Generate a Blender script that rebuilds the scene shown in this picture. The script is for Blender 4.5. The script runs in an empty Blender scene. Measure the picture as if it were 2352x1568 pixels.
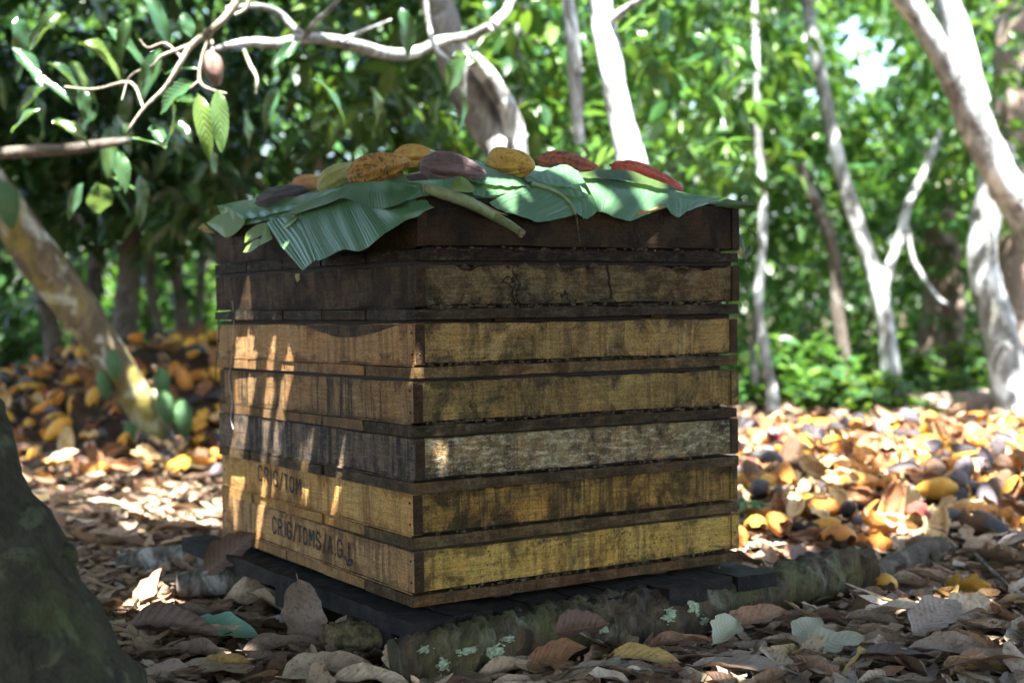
import bpy, math, random
import numpy as np
from mathutils import Vector, Matrix, noise as mnoise

R = math.radians
rnd = random.Random(7)
rng = np.random.default_rng(7)
SC = bpy.context.scene
COL = SC.collection

# ------------------------------------------------------------------ camera, sky, sun, exposure
FPX = 3267.0                                     # focal length for a 2352 px wide frame (50 mm)
CAM = np.array([-1.43, -2.59, 0.62]); YAW, PITCH, ROLL = .997, -.0233, -.011
_d = np.array([math.cos(YAW)*math.cos(PITCH), math.sin(YAW)*math.cos(PITCH), math.sin(PITCH)])
_r = np.cross(_d, [0, 0, 1]); _r /= np.linalg.norm(_r); _u = np.cross(_r, _d)
VR = _r*math.cos(ROLL)+_u*math.sin(ROLL); VU = -_r*math.sin(ROLL)+_u*math.cos(ROLL); VD = _d
cam = bpy.data.cameras.new('camera'); camo = bpy.data.objects.new('camera', cam); COL.objects.link(camo)
camo.matrix_world = Matrix(((VR[0], VU[0], -VD[0], CAM[0]), (VR[1], VU[1], -VD[1], CAM[1]), (VR[2], VU[2], -VD[2], CAM[2]), (0, 0, 0, 1)))
cam.sensor_width = 36; cam.lens = 36*FPX/2352; cam.clip_start = .05; cam.clip_end = 600
cam.dof.use_dof = True; cam.dof.focus_distance = 2.98; cam.dof.aperture_fstop = 2.6
SC.camera = camo
SUN = np.array([-.235, -.36, .903]); SUN /= np.linalg.norm(SUN)
w = bpy.data.worlds.new('World'); SC.world = w; w.use_nodes = True
nt = w.node_tree; bg = nt.nodes['Background']; sky = nt.nodes.new('ShaderNodeTexSky')
sky.sky_type = 'NISHITA'; sky.sun_disc = False
sky.sun_elevation = math.asin(SUN[2]); sky.sun_rotation = math.atan2(SUN[0], SUN[1])
sky.air_density = 1.0; sky.dust_density = 2.5
nt.links.new(sky.outputs[0], bg.inputs[0]); bg.inputs[1].default_value = .10
sl = bpy.data.lights.new('sun', 'SUN'); so = bpy.data.objects.new('sun', sl); COL.objects.link(so)
sl.energy = 5.0; sl.angle = R(.5); sl.color = (1, .965, .905)
so.rotation_euler = Vector(SUN).to_track_quat('Z', 'Y').to_euler()
SC.view_settings.view_transform = 'Standard'; SC.view_settings.look = 'None'
SC.view_settings.exposure = 3.22; SC.view_settings.gamma = 1
SC.render.engine = 'CYCLES'
cy = SC.cycles; cy.max_bounces = 7; cy.diffuse_bounces = 4; cy.glossy_bounces = 2; cy.transmission_bounces = 4
cy.transparent_max_bounces = 6; cy.use_denoising = True; cy.sample_clamp_indirect = 6; cy.caustics_reflective = False
cy.caustics_refractive = False; cy.use_adaptive_sampling = True; cy.adaptive_threshold = .02

GZ = -.15                                         # ground level; the crates' corner is the origin, crate floor z = 0
VH = np.array([math.cos(YAW), math.sin(YAW)]); RH = np.array([math.sin(YAW), -math.cos(YAW)])   # ahead / right on the ground

def P(px, py, d):                                 # point at depth d
    return CAM + VD*d + VR*((px-1176)/FPX*d) - VU*((py-784)/FPX*d)
def ray(px, py):
    v = VD + VR*((px-1176)/FPX) - VU*((py-784)/FPX); return v/np.linalg.norm(v)
def PZ(px, py, z):
    v = ray(px, py); return CAM+v*((z-CAM[2])/v[2])
def PX(px, py, x=0.):
    v = ray(px, py); return CAM+v*((x-CAM[0])/v[0])
def PY(px, py, y=0.):
    v = ray(px, py); return CAM+v*((y-CAM[1])/v[1])
def LD(x, y):                                     # world -> lateral, depth
    q = np.stack([np.asarray(x)-CAM[0], np.asarray(y)-CAM[1]], -1); return q@RH, q@VH
def WL(l, d):
    return CAM[0]+RH[0]*l+VH[0]*d, CAM[1]+RH[1]*l+VH[1]*d
def to_px(p):
    v = np.asarray(p)-CAM; z = v@VD; z = np.where(z < .05, .05, z)
    return 1176+FPX*(v@VR)/z, 784-FPX*(v@VU)/z, v@VD
def sm(a, b, x):
    t = np.clip((np.asarray(x, float)-a)/(b-a), 0, 1); return t*t*(3-2*t)
def n2(x, y, s=1., k=0):                          # cheap smooth noise, about -1..1
    x = np.asarray(x)*s+k*3.1; y = np.asarray(y)*s-k*1.7
    return (np.sin(x*1.3+1.7*np.sin(y*.9+k))+np.sin(y*1.7+1.3*np.sin(x*1.1+2*k))+np.sin((x+y)*2.3+k)+np.sin((x-y)*2.9+1.3*k))/4

# ------------------------------------------------------------------ object helpers
def tag(o, label=None, cat=None, group=None, kind=None):
    if label: o['label'] = label
    if cat: o['category'] = cat
    if group: o['group'] = group
    if kind: o['kind'] = kind
    return o
def link(name, me, parent=None):
    o = bpy.data.objects.new(name, me); COL.objects.link(o)
    if parent: o.parent = parent
    return o
def thing(name, label, cat, loc=(0, 0, 0), group=None):
    o = bpy.data.objects.new(name, None); COL.objects.link(o); o.location = loc; o.empty_display_size = .1
    return tag(o, label, cat, group)
class MB:
    def __init__(s): s.v = []; s.f = []; s.m = []; s.uv = None; s.n = 0
    def add(s, v, f, m=0):
        v = np.asarray(v, float).reshape(-1, 3); s.v.append(v)
        f = np.asarray(f, int)
        s.f.append((f+s.n)); s.m.append(np.full(len(f), m) if np.isscalar(m) else np.asarray(m)); s.n += len(v)
    def mesh(s, name, mats, smooth=True, uv=None):
        me = bpy.data.meshes.new(name); V = np.concatenate(s.v)
        me.vertices.add(len(V)); me.vertices.foreach_set('co', V.astype('f4').ravel())
        tot = sum(f.size for f in s.f); nf = sum(len(f) for f in s.f)
        me.loops.add(tot); me.loops.foreach_set('vertex_index', np.concatenate([f.ravel() for f in s.f]).astype('i4'))
        cnt = np.concatenate([np.full(len(f), f.shape[1]) for f in s.f])
        st = np.concatenate([[0], np.cumsum(cnt)[:-1]])
        me.polygons.add(nf); me.polygons.foreach_set('loop_start', st.astype('i4'))
        me.polygons.foreach_set('material_index', np.concatenate(s.m).astype('i4'))
        me.polygons.foreach_set('use_smooth', np.full(nf, smooth))
        for m in mats: me.materials.append(m)
        if uv is not None:
            l = me.uv_layers.new(name='UVMap'); idx = np.concatenate([f.ravel() for f in s.f])
            l.data.foreach_set('uv', np.asarray(uv, 'f4')[idx].ravel())
        me.update(calc_edges=True); return me
    def build(s, name, mats, parent=None, smooth=True, uv=None, loc=None):
        if not isinstance(mats, (list, tuple)): mats = [mats]
        if loc is not None:
            for i in range(len(s.v)): s.v[i] = s.v[i]-np.asarray(loc)
        o = link(name, s.mesh(name, mats, smooth, uv), parent)
        if loc is not None: o.location = loc
        return o
def grid_faces(nu, nv, wrap_u=False, wrap_v=False, off=0):
    a = []
    for i in range(nu if wrap_u else nu-1):
        for j in range(nv if wrap_v else nv-1):
            i2 = (i+1) % nu; j2 = (j+1) % nv
            a.append((i*nv+j+off, i2*nv+j+off, i2*nv+j2+off, i*nv+j2+off))
    return np.array(a)
def catmull(P_, n):
    P_ = np.asarray(P_, float); m = len(P_)
    if m == 1: return np.repeat(P_, n, 0)
    Q = np.concatenate([[2*P_[0]-P_[1]], P_, [2*P_[-1]-P_[-2]]]); t = np.linspace(0, m-1, n); i = np.minimum(t.astype(int), m-2)
    f = (t-i).reshape((-1,)+(1,)*(P_.ndim-1)); a, b, c, d = Q[i], Q[i+1], Q[i+2], Q[i+3]
    return .5*(2*b+(c-a)*f+(2*a-5*b+4*c-d)*f*f+(3*b-a-3*c+d)*f**3)
def tube(mb, pts, rad, n=12, seg=None, lump=.06, seed=0, m=0, caps=True, fine=0.):
    pts = np.asarray(pts, float); seg = seg or max(2, (len(pts)-1)*4+1)
    C = catmull(pts, seg); r = catmull(np.asarray(rad, float)[:, None], seg)[:, 0]
    T = np.gradient(C, axis=0); T /= np.linalg.norm(T, axis=1)[:, None]+1e-9
    ref = np.array([0, 0, 1.]) if abs(T[0][2]) < .8 else np.array([1., 0, 0])
    rows = []
    nrm = np.cross(T[0], ref)
    for i in range(seg):
        nrm = nrm-T[i]*(nrm@T[i]); nrm /= np.linalg.norm(nrm); b = np.cross(T[i], nrm)
        a = np.arange(n)/n*2*math.pi
        L = np.linalg.norm(C[i]-C[0])
        k = 1+lump*(np.sin(a*2+seed+L*3/(r[0]*8+.1))+.6*np.sin(a*3+seed*2-L*5/(r[0]*8+.1)))+lump*.5*math.sin(i*1.7+seed)+fine*np.sin(a*7+i*2.1+seed)*np.sin(i*1.3+a*2)
        rows.append(C[i]+(np.cos(a)*k*r[i])[:, None]*nrm+(np.sin(a)*k*r[i])[:, None]*b)
    V = np.concatenate(rows); mb.add(V, grid_faces(seg, n, False, True)[:, ::-1], m)
    if caps:
        for e in (0, seg-1):
            c = C[e]-T[e]*r[e]*.15*(1 if e == 0 else -1)
            ring = rows[e]; f = [(j, (j+1) % n, n) if e else ((j+1) % n, j, n) for j in range(n)]
            mb.add(np.concatenate([ring, [c]]), f, m)
    return C
def wbox(mb, x0, x1, y0, y1, z0, z1, nx=1, ny=1, nz=1, jit=.0, seed=0, m=0, fr=9., topamp=0.):
    """box of real planks: subdivided, edges slightly worn and uneven"""
    def surf(ax, val, na, nb, flip):
        a = np.linspace(0, 1, na+1); b = np.linspace(0, 1, nb+1); A, B = np.meshgrid(a, b, indexing='ij')
        c = [None]*3; o = [i for i in range(3) if i != ax]; c[ax] = np.full_like(A, val); c[o[0]] = A; c[o[1]] = B
        V = np.stack([x0+(x1-x0)*c[0], y0+(y1-y0)*c[1], z0+(z1-z0)*c[2]], -1).reshape(-1, 3)
        f = grid_faces(na+1, nb+1); 
        if flip: f = f[:, ::-1]
        return V, f
    N = (nx, ny, nz); V = []; F = []; k = 0
    for ax in range(3):
        o = [i for i in range(3) if i != ax]
        for val in (0, 1):
            v, f = surf(ax, val, N[o[0]], N[o[1]], (val == 0) != (ax == 1)); V.append(v); F.append(f+k); k += len(v)
    V = np.concatenate(V); F = np.concatenate(F)
    if jit:
        s = seed*1.37
        jz = n2(V[:, 0]+s, V[:, 1]-s, fr)*jit + n2(V[:, 0]-s, V[:, 1]+2*s, fr*4.3)*jit*.6
        jn = n2(V[:, 0]+V[:, 1]+s, V[:, 2]*3, fr)*jit*.7
        top = (V[:, 2] > (z0+z1)/2); V[:, 2] += np.where(top, jz, -jz*.7)
        V[:, 0] += jn; V[:, 1] += jn
        if topamp: V[:, 2] -= np.where(V[:, 2] > z1-.3*(z1-z0), topamp*np.clip(n2(V[:, 0], V[:, 1], 7, 2)+.4*n2(V[:, 0], V[:, 1], 33, 1), 0, 1), 0)
    mb.add(V, F, m)

# ------------------------------------------------------------------ materials
class NT:
    def __init__(s, name):
        s.m = bpy.data.materials.new(name); s.m.use_nodes = True; s.t = s.m.node_tree; s.t.nodes.clear()
        s.out = s.t.nodes.new('ShaderNodeOutputMaterial')
    def n(s, ty, **kw):
        nd = s.t.nodes.new('ShaderNode'+ty)
        for k, v in kw.items():
            if k.startswith('i_'):
                key = k[2:]; key = int(key) if key.isdigit() else key.replace('_', ' ')
                nd.inputs[key].default_value = v
            else: setattr(nd, k, v)
        return nd
    def l(s, a, b): s.t.links.new(a, b)
    def coord(s, scale=(1, 1, 1), loc=(0, 0, 0), rot=(0, 0, 0), kind='Object'):
        c = s.n('TexCoord') if kind != 'World' else s.n('NewGeometry'); mp = s.n('Mapping')
        mp.inputs['Scale'].default_value = scale; mp.inputs['Location'].default_value = loc; mp.inputs['Rotation'].default_value = rot
        s.l(c.outputs['Position' if kind == 'World' else kind], mp.inputs[0]); return mp.outputs[0]
    def noise(s, vec, scale, detail=4, rough=.55, dist=0.):
        nd = s.n('TexNoise'); nd.inputs['Scale'].default_value = scale; nd.inputs['Detail'].default_value = detail
        nd.inputs['Roughness'].default_value = rough; nd.inputs['Distortion'].default_value = dist
        s.l(vec, nd.inputs['Vector']); return nd.outputs[0]
    def ramp(s, fac, stops, interp='LINEAR'):
        r = s.n('ValToRGB'); r.color_ramp.interpolation = interp
        while len(r.color_ramp.elements) > 1: r.color_ramp.elements.remove(r.color_ramp.elements[0])
        for i, (p, c) in enumerate(stops):
            e = r.color_ramp.elements[0] if i == 0 else r.color_ramp.elements.new(p)
            e.position = p; e.color = (c, c, c, 1) if np.isscalar(c) else (*c[:3], 1)
        s.l(fac, r.inputs[0]); return r.outputs[0]
    def mix(s, fac, a, b, mode='MIX'):
        m = s.n('Mix', data_type='RGBA', blend_type=mode)
        for sock, v in ((m.inputs[0], fac), (m.inputs[6], a), (m.inputs[7], b)):
            if isinstance(v, (int, float)): sock.default_value = v if sock.type == 'VALUE' else (v, v, v, 1)
            elif isinstance(v, tuple): sock.default_value = (*v[:3], 1)
            else: s.l(v, sock)
        return m.outputs[2]
    def math(s, op, a, b=0., c=None, clamp=False):
        m = s.n('Math', operation=op, use_clamp=clamp)
        for i, v in enumerate((a, b, c)):
            if v is None: continue
            if isinstance(v, (int, float)): m.inputs[i].default_value = v
            else: s.l(v, m.inputs[i])
        return m.outputs[0]
    def bsdf(s, col, rough=.7, spec=.5, bump=None, bstr=.3, bdist=.01, sheen=0):
        b = s.n('BsdfPrincipled')
        for k, v in (('Base Color', col), ('Roughness', rough), ('Specular IOR Level', spec)):
            if isinstance(v, tuple): b.inputs[k].default_value = (*v[:3], 1)
            elif isinstance(v, (int, float)): b.inputs[k].default_value = v
            else: s.l(v, b.inputs[k])
        if bump is not None:
            bp = s.n('Bump'); bp.inputs['Strength'].default_value = bstr; bp.inputs['Distance'].default_value = bdist
            s.l(bump, bp.inputs['Height']); s.l(bp.outputs[0], b.inputs['Normal'])
        return b.outputs[0]
    def done(s, sh): s.l(sh, s.out.inputs[0]); return s.m

def wood_mat(name, light, mid, dark, axis='x', stain=.5, streak=.5, mould=.5, seed=0., grey=0., crack=False, swirl=False, edge=1., spec=.12):
    """weathered board; axis = direction of the grain; drips run down the board, grime blotches, mould specks"""
    t = NT(name)
    k = (seed*1.31, seed*.77, seed*2.1); k2 = (k[1], k[2], k[0]); k3 = (k[2], k[0], k[1])
    g = t.coord((1.2, 14, 14) if axis == 'x' else (14, 1.2, 14), k)
    if swirl: g = t.coord((14, 3.2, 6), k)
    gr = t.noise(g, 5, 6, .62, 1.4 if not swirl else 3.5)
    gf = t.noise(t.coord((3, 60, 90) if axis == 'x' else (60, 3, 90), k), 5, 4, .6, .3)
    big = t.noise(t.coord((1, 1, 1.6), k), 5.5, 6, .66, .8)
    blot = t.noise(t.coord((1, 1, .8), k2), 12, 7, .74, .7)
    hue = t.noise(t.coord((1, 1, .6), k3), 7, 4, .6, .4)
    st = t.noise(t.coord((34, 34, 1.6), k), 1.5, 5, .65, .3)
    stw = t.noise(t.coord((3, 3, 1.5), k3), 2.4, 4, .6)
    col = t.ramp(gr, [(.30, mid), (.66, light)])
    col = t.mix(t.ramp(hue, [(.40, 0), (.62, .75)]), col, (min(1, light[0]*.95), light[1]*.66, light[2]*.42))
    col = t.mix(t.ramp(big, [(.40, 0), (.60, .85)]), col, mid)
    col = t.mix(t.math('MULTIPLY', t.ramp(gf, [(.40, 1), (.55, 0)]), .5), col, tuple(c*.4 for c in mid))
    s1 = t.math('MULTIPLY', t.ramp(st, [(.46, 0), (.56, 1)]), t.ramp(stw, [(.40, 0), (.55, 1)]))
    col = t.mix(t.math('MULTIPLY', s1, min(1, streak*1.15), clamp=True), col, dark)
    b0 = .61-.24*stain
    col = t.mix(t.math('MULTIPLY', t.ramp(blot, [(b0-.05, 0), (b0+.13, 1)]), .62+.38*stain, clamp=True), col, dark)
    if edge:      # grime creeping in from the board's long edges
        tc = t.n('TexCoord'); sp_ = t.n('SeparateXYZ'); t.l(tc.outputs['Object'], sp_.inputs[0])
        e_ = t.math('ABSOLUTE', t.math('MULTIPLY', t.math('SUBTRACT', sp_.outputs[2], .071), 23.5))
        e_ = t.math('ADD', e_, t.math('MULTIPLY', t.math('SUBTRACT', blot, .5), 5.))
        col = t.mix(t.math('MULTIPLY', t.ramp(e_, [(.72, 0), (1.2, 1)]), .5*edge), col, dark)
    if grey: col = t.mix(t.math('MULTIPLY', t.ramp(t.noise(t.coord((3, 3, 9), k), 9, 8, .8, .2), [(.50, 0), (.68, 1)]), min(1, grey)), col, (.55, .50, .36))
    vo = t.n('TexVoronoi'); vo.inputs['Scale'].default_value = 110; t.l(t.coord((1, 1, .8), k), vo.inputs['Vector'])
    sp = t.math('MULTIPLY', t.ramp(vo.outputs[0], [(.14, 1), (.30, 0)]), t.ramp(t.noise(t.coord((1, 1, 1), k), 9, 4, .7), [(.44, 0), (.58, 1)]))
    col = t.mix(t.math('MULTIPLY', sp, mould), col, (.018, .014, .01))
    fine = t.noise(t.coord((1, 1, 1), k), 200, 3, .6)
    col = t.mix(.7, col, t.mix(1., col, t.ramp(fine, [(.3, .45), (.7, 1.4)]), 'MULTIPLY'))
    h = t.math('ADD', t.math('MULTIPLY', gf, .6), t.math('ADD', t.math('MULTIPLY', blot, .8), t.math('MULTIPLY', fine, .45)))
    if crack:
        v2 = t.n('TexVoronoi', feature='DISTANCE_TO_EDGE'); v2.inputs['Scale'].default_value = 2.6
        t.l(t.mix(.10, t.coord((1, 1, 1.2), k), t.noise(t.coord((1, 1, 1), k), 22, 5)), v2.inputs['Vector'])
        cr = t.ramp(v2.outputs[0], [(.003, 1), (.008, 0)]); col = t.mix(cr, col, (.006, .005, .004))
        h = t.math('SUBTRACT', h, cr)
    return t.done(t.bsdf(col, t.ramp(blot, [(.3, .6), (.7, .85)]), spec, h, .7, .005))

def bark_mat(name, base, dark, lich, la=.5, moss=(.1, .13, .02), ma=.2, sc=1., seed=0., rough=.8):
    t = NT(name); k = (seed, seed*1.7, seed*.3)
    a = t.noise(t.coord((1, 1, .5), k), 9*sc, 6, .65, .8); b = t.noise(t.coord((1, 1, .7), (k[1], 0, k[0])), 4.5*sc, 5, .6, .6)
    f = t.noise(t.coord((1, 1, .25), k), 60*sc, 4, .65); mo = t.noise(t.coord((1, 1, .6), (0, k[1], 5)), 3*sc, 5, .6)
    col = t.mix(t.ramp(a, [(.35, 0), (.62, 1)]), dark, base)
    col = t.mix(t.math('MULTIPLY', t.ramp(b, [(.58-.12*la, 0), (.66-.12*la, 1)]), .85), col, lich)
    col = t.mix(t.math('MULTIPLY', t.ramp(mo, [(.62-.3*ma, 0), (.74-.25*ma, 1)]), min(1, ma*1.6)), col, moss)
    col = t.mix(.5, col, t.mix(1., col, t.ramp(f, [(.3, .5), (.7, 1.35)]), 'MULTIPLY'))
    return t.done(t.bsdf(col, rough, .3, t.math('ADD', a, t.math('MULTIPLY', f, .7)), .7, .02))

def leaf_mat(name, stops, trans, tr=.35, rough=.38, spec=.5, veins=False, dry=False, spots=0., backmix=None):
    """stops: ramp of blade colours picked per leaf; trans: colour of light through the blade"""
    t = NT(name); g = t.n('NewGeometry'); r = g.outputs['Random Per Island']
    if veins == 'obj': r = t.n('ObjectInfo').outputs['Random']
    col = t.ramp(r, stops)
    uvn = t.n('TexCoord'); sep = t.n('SeparateXYZ'); t.l(uvn.outputs['UV'], sep.inputs[0])
    bump = None
    if veins:
        au = t.math('ABSOLUTE', sep.outputs[0]); ph = t.math('SUBTRACT', t.math('MULTIPLY', sep.outputs[1], 10.), t.math('MULTIPLY', au, 2.2))
        fr = t.math('ABSOLUTE', t.math('SUBTRACT', t.math('FRACT', ph), .5))
        line = t.math('MAXIMUM', t.ramp(fr, [(.02, 1), (.09, 0)]), t.ramp(au, [(.02, 1), (.07, 0)]))
        col = t.mix(t.math('MULTIPLY', line, .25 if dry else .15), col, (.30, .20, .10) if dry else (.16, .22, .06))
        bump = t.math('MULTIPLY', t.ramp(fr, [(0, 0), (.5, 1)]), .45)
    if dry:
        no = t.noise(t.coord((1, 1, 1), (0, 0, 0), kind='World'), 26, 5, .65, .5)
        col = t.mix(t.math('MULTIPLY', t.ramp(no, [(.45, 0), (.68, 1)]), .55), col, (.055, .032, .02))
        fn = t.noise(t.coord((1, 1, 1), kind='World'), 130, 3, .6)
        col = t.mix(t.math('MULTIPLY', t.ramp(fn, [(.58, 0), (.64, 1)]), .6), col, (.03, .02, .014))
        bump = t.math('ADD', bump, t.math('MULTIPLY', no, 1.2)) if bump is not None else no
    if backmix: col = t.mix(g.outputs['Backfacing'], col, backmix)
    if bump is not None: sh = t.bsdf(col, rough, spec, bump, .5, .004)
    else: sh = t.bsdf(col, rough, spec)
    tb = t.n('BsdfTranslucent')
    t.l(t.mix(.55, col, trans), tb.inputs[0])
    ms = t.n('MixShader'); ms.inputs[0].default_value = tr; t.l(sh, ms.inputs[1]); t.l(tb.outputs[0], ms.inputs[2])
    return t.done(ms.outputs[0])

def pod_mat(name, a, b, c, spots=.5, seed=0., rough=.45, spec=.4):
    t = NT(name); k = (seed, seed*2, seed*.5)
    oi = t.n('ObjectInfo'); mp = t.n('Mapping'); tc = t.n('TexCoord'); t.l(tc.outputs['Object'], mp.inputs[0])
    cx = t.n('CombineXYZ'); 
    for i in range(3): t.l(t.math('MULTIPLY', oi.outputs['Random'], 7.+3*i), cx.inputs[i])
    t.l(cx.outputs[0], mp.inputs['Location']); v = mp.outputs[0]
    n1 = t.noise(v, 4, 5, .65, .8); n2_ = t.noise(v, 13, 6, .75, .9); n3 = t.noise(v, 70, 3, .6)
    col = t.mix(t.ramp(n1, [(.36, 0), (.64, 1)]), a, b)
    b0 = .62-.16*spots
    col = t.mix(t.math('MULTIPLY', t.ramp(n2_, [(b0, 0), (b0+.08, 1)]), .9), col, c)
    col = t.mix(.4, col, t.mix(1., col, t.ramp(n3, [(.3, .6), (.7, 1.3)]), 'MULTIPLY'))
    return t.done(t.bsdf(col, rough, spec, t.math('ADD', n2_, t.math('MULTIPLY', n3, .3)), .6, .02))

def plain_mat(name, a, b, sc=30, rough=.8, bs=.4, spec=.3, trans=None):
    t = NT(name); n_ = t.noise(t.coord(), sc, 5, .65, .4)
    return t.done(t.bsdf(t.mix(t.ramp(n_, [(.35, 0), (.65, 1)]), a, b), rough, spec, n_, bs, .006))

# ------------------------------------------------------------------ ground
def heap_h(x, y):
    l, d = LD(x, y); px = 1176+FPX*l/np.maximum(d, .5)
    wob = .35*n2(x, y, 1.1, 3)
    hr = .135*sm(3.95, 5.8, d+.6*wob+.0003*(px-1700))*sm(1540, 1760, px)*(1-sm(6.9, 7.8, d))
    hl = (.10*sm(6.0, 7.2, d+wob)+.33*sm(6.8, 8.3, d+wob)*sm(-300, 430, px)+.10*sm(7, 8, d))*(1-sm(700, 1000, px))*(1-sm(9., 11., d))*sm(-1500, -900, px)
    return hr*(1+.16*n2(x, y, 5, 1)), hl*(1+.16*n2(x, y, 5, 2))
def ground_h(x, y):
    a, b = heap_h(x, y)
    near = .010*n2(x, y, 6, 4)+.014*n2(x, y, 2.1, 5)
    l, d = LD(x, y)
    rise = .028*np.clip(n2(x, y, 3, 6), 0, 1)+.03*sm(3.9, 3.2, d)*sm(.5, 1.4, l)
    return GZ+a+b+near+rise+.10*n2(x, y, .35, 7)*sm(10, 20, d)
gm = MB(); rr = np.concatenate([[.05], np.geomspace(.5, 14, 190), np.geomspace(15, 190, 26)]); na = 300
A_ = np.arange(na)/na*2*math.pi
GXg = CAM[0]+rr[:, None]*np.cos(A_); GYg = CAM[1]+rr[:, None]*np.sin(A_)
gm.add(np.stack([GXg, GYg, ground_h(GXg, GYg)], -1), grid_faces(len(rr), na, False, True)[:, ::-1])
t = NT('forest_soil')
a = t.noise(t.coord(), 7, 6, .65); b = t.noise(t.coord(), 55, 5, .7, .6); v = t.n('TexVoronoi'); v.inputs['Scale'].default_value = 13; t.l(t.coord(), v.inputs['Vector'])
soil = t.mix(t.ramp(a, [(.35, 0), (.65, 1)]), (.03, .02, .013), (.085, .055, .036))
soil = t.mix(t.math('MULTIPLY', t.ramp(b, [(.48, 0), (.62, 1)]), .7), soil, t.mix(1., v.outputs['Color'], (.2, .13, .08), 'MULTIPLY'))
t.done(t.bsdf(soil, .9, .2, t.math('ADD', a, b), .9, .02)); M_soil = t.m
tag(gm.build('ground', M_soil), 'brown forest floor under the leaf litter', kind='structure')

# ------------------------------------------------------------------ trays
H_, W_, D_ = .12, .89, 1.10
FIT = [(.0042, -.0147, .0019, .0113, .0034, 0.), (.0012, -.0135, -.0021, .0078, .0046, 0.), (.0054, .0012, -.0038, .0055, .0006, -.0057),
       (-.0009, .0019, -.0051, -.0064, -.003, -.007), (.0021, .0013, -.0041, .001, -.0017, -.0037), (.0026, .0146, -.0012, -.0095, .0042, .0007), (-.0005, .0072, -.0015, -.0082, .0059, .0087)]
#        left-face board                                   right-face board                              (light, mid, dark, stain, streak, mould, grey)
TL = [((.085, .043, .018), (.045, .023, .011), (.012, .008, .005), .5, .5, .3, 0), ((.12, .072, .032), (.05, .03, .015), (.014, .009, .006), .5, .6, .3, 0),  # top two: dark wood, darkened further for the leaf overhang's shade
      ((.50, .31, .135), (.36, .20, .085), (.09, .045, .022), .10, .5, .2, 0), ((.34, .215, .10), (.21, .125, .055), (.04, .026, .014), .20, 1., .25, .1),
      ((.20, .155, .105), (.085, .068, .055), (.018, .015, .015), .30, 1., .3, .12), ((.62, .39, .14), (.44, .26, .08), (.14, .065, .025), .06, .6, .3, 0),
      ((.50, .315, .14), (.34, .20, .085), (.08, .042, .02), .14, .55, .3, 0)]
TR = [((.055, .032, .014), (.032, .019, .009), (.010, .007, .005), .5, .3, .3, 0), ((.20, .14, .055), (.085, .056, .024), (.018, .013, .008), .50, .2, .3, .12),  # top two again carry the overhang's shade in their colour
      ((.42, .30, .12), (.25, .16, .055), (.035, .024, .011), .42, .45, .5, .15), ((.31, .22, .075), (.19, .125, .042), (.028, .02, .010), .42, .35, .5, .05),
      ((.34, .27, .14), (.18, .135, .066), (.022, .018, .013), .52, .4, .5, .75), ((.40, .255, .070), (.21, .128, .034), (.022, .016, .008), .58, .6, .6, 0),
      ((.50, .355, .105), (.33, .22, .055), (.05, .034, .014), .36, .45, 1., 0)]
TSLAT = [(.022, .013, .007), (.042, .029, .016), (.125, .076, .030), (.048, .032, .015), (.07, .045, .021), (.10, .064, .024), (.085, .048, .018)]
M_post = wood_mat('corner_end_grain', (.085, .05, .02), (.05, .03, .013), (.015, .01, .007), 'y', .4, .3, .3, 3., edge=0)
M_crumb = plain_mat('dried_pulp_crumbs', (.035, .025, .018), (.12, .09, .05), 60)
LBL = ['dark topmost wooden tray directly under the banana leaves', 'dark brown wooden tray with cracked crumbling board, second from top', 'wooden tray with dark arc on its pale left board, third from top',
       'brown wooden tray with sun streaks, fourth from top, exactly mid-stack', 'grey-black weathered wooden tray with drip stains, third from bottom', 'golden wooden tray stencilled CRIG/TOM, second from bottom', 'bottom wooden tray stencilled CRIG/TOMS/A.G.L, resting on the black pallet']
M_gapdark = plain_mat('gap_shade_black', (.012, .008, .006), (.02, .014, .01), 60)  # near-black colour standing in for shade in the tray gaps
M_nail = plain_mat('rusty_nail', (.10, .035, .015), (.03, .015, .01), 300)
trays = []
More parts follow.
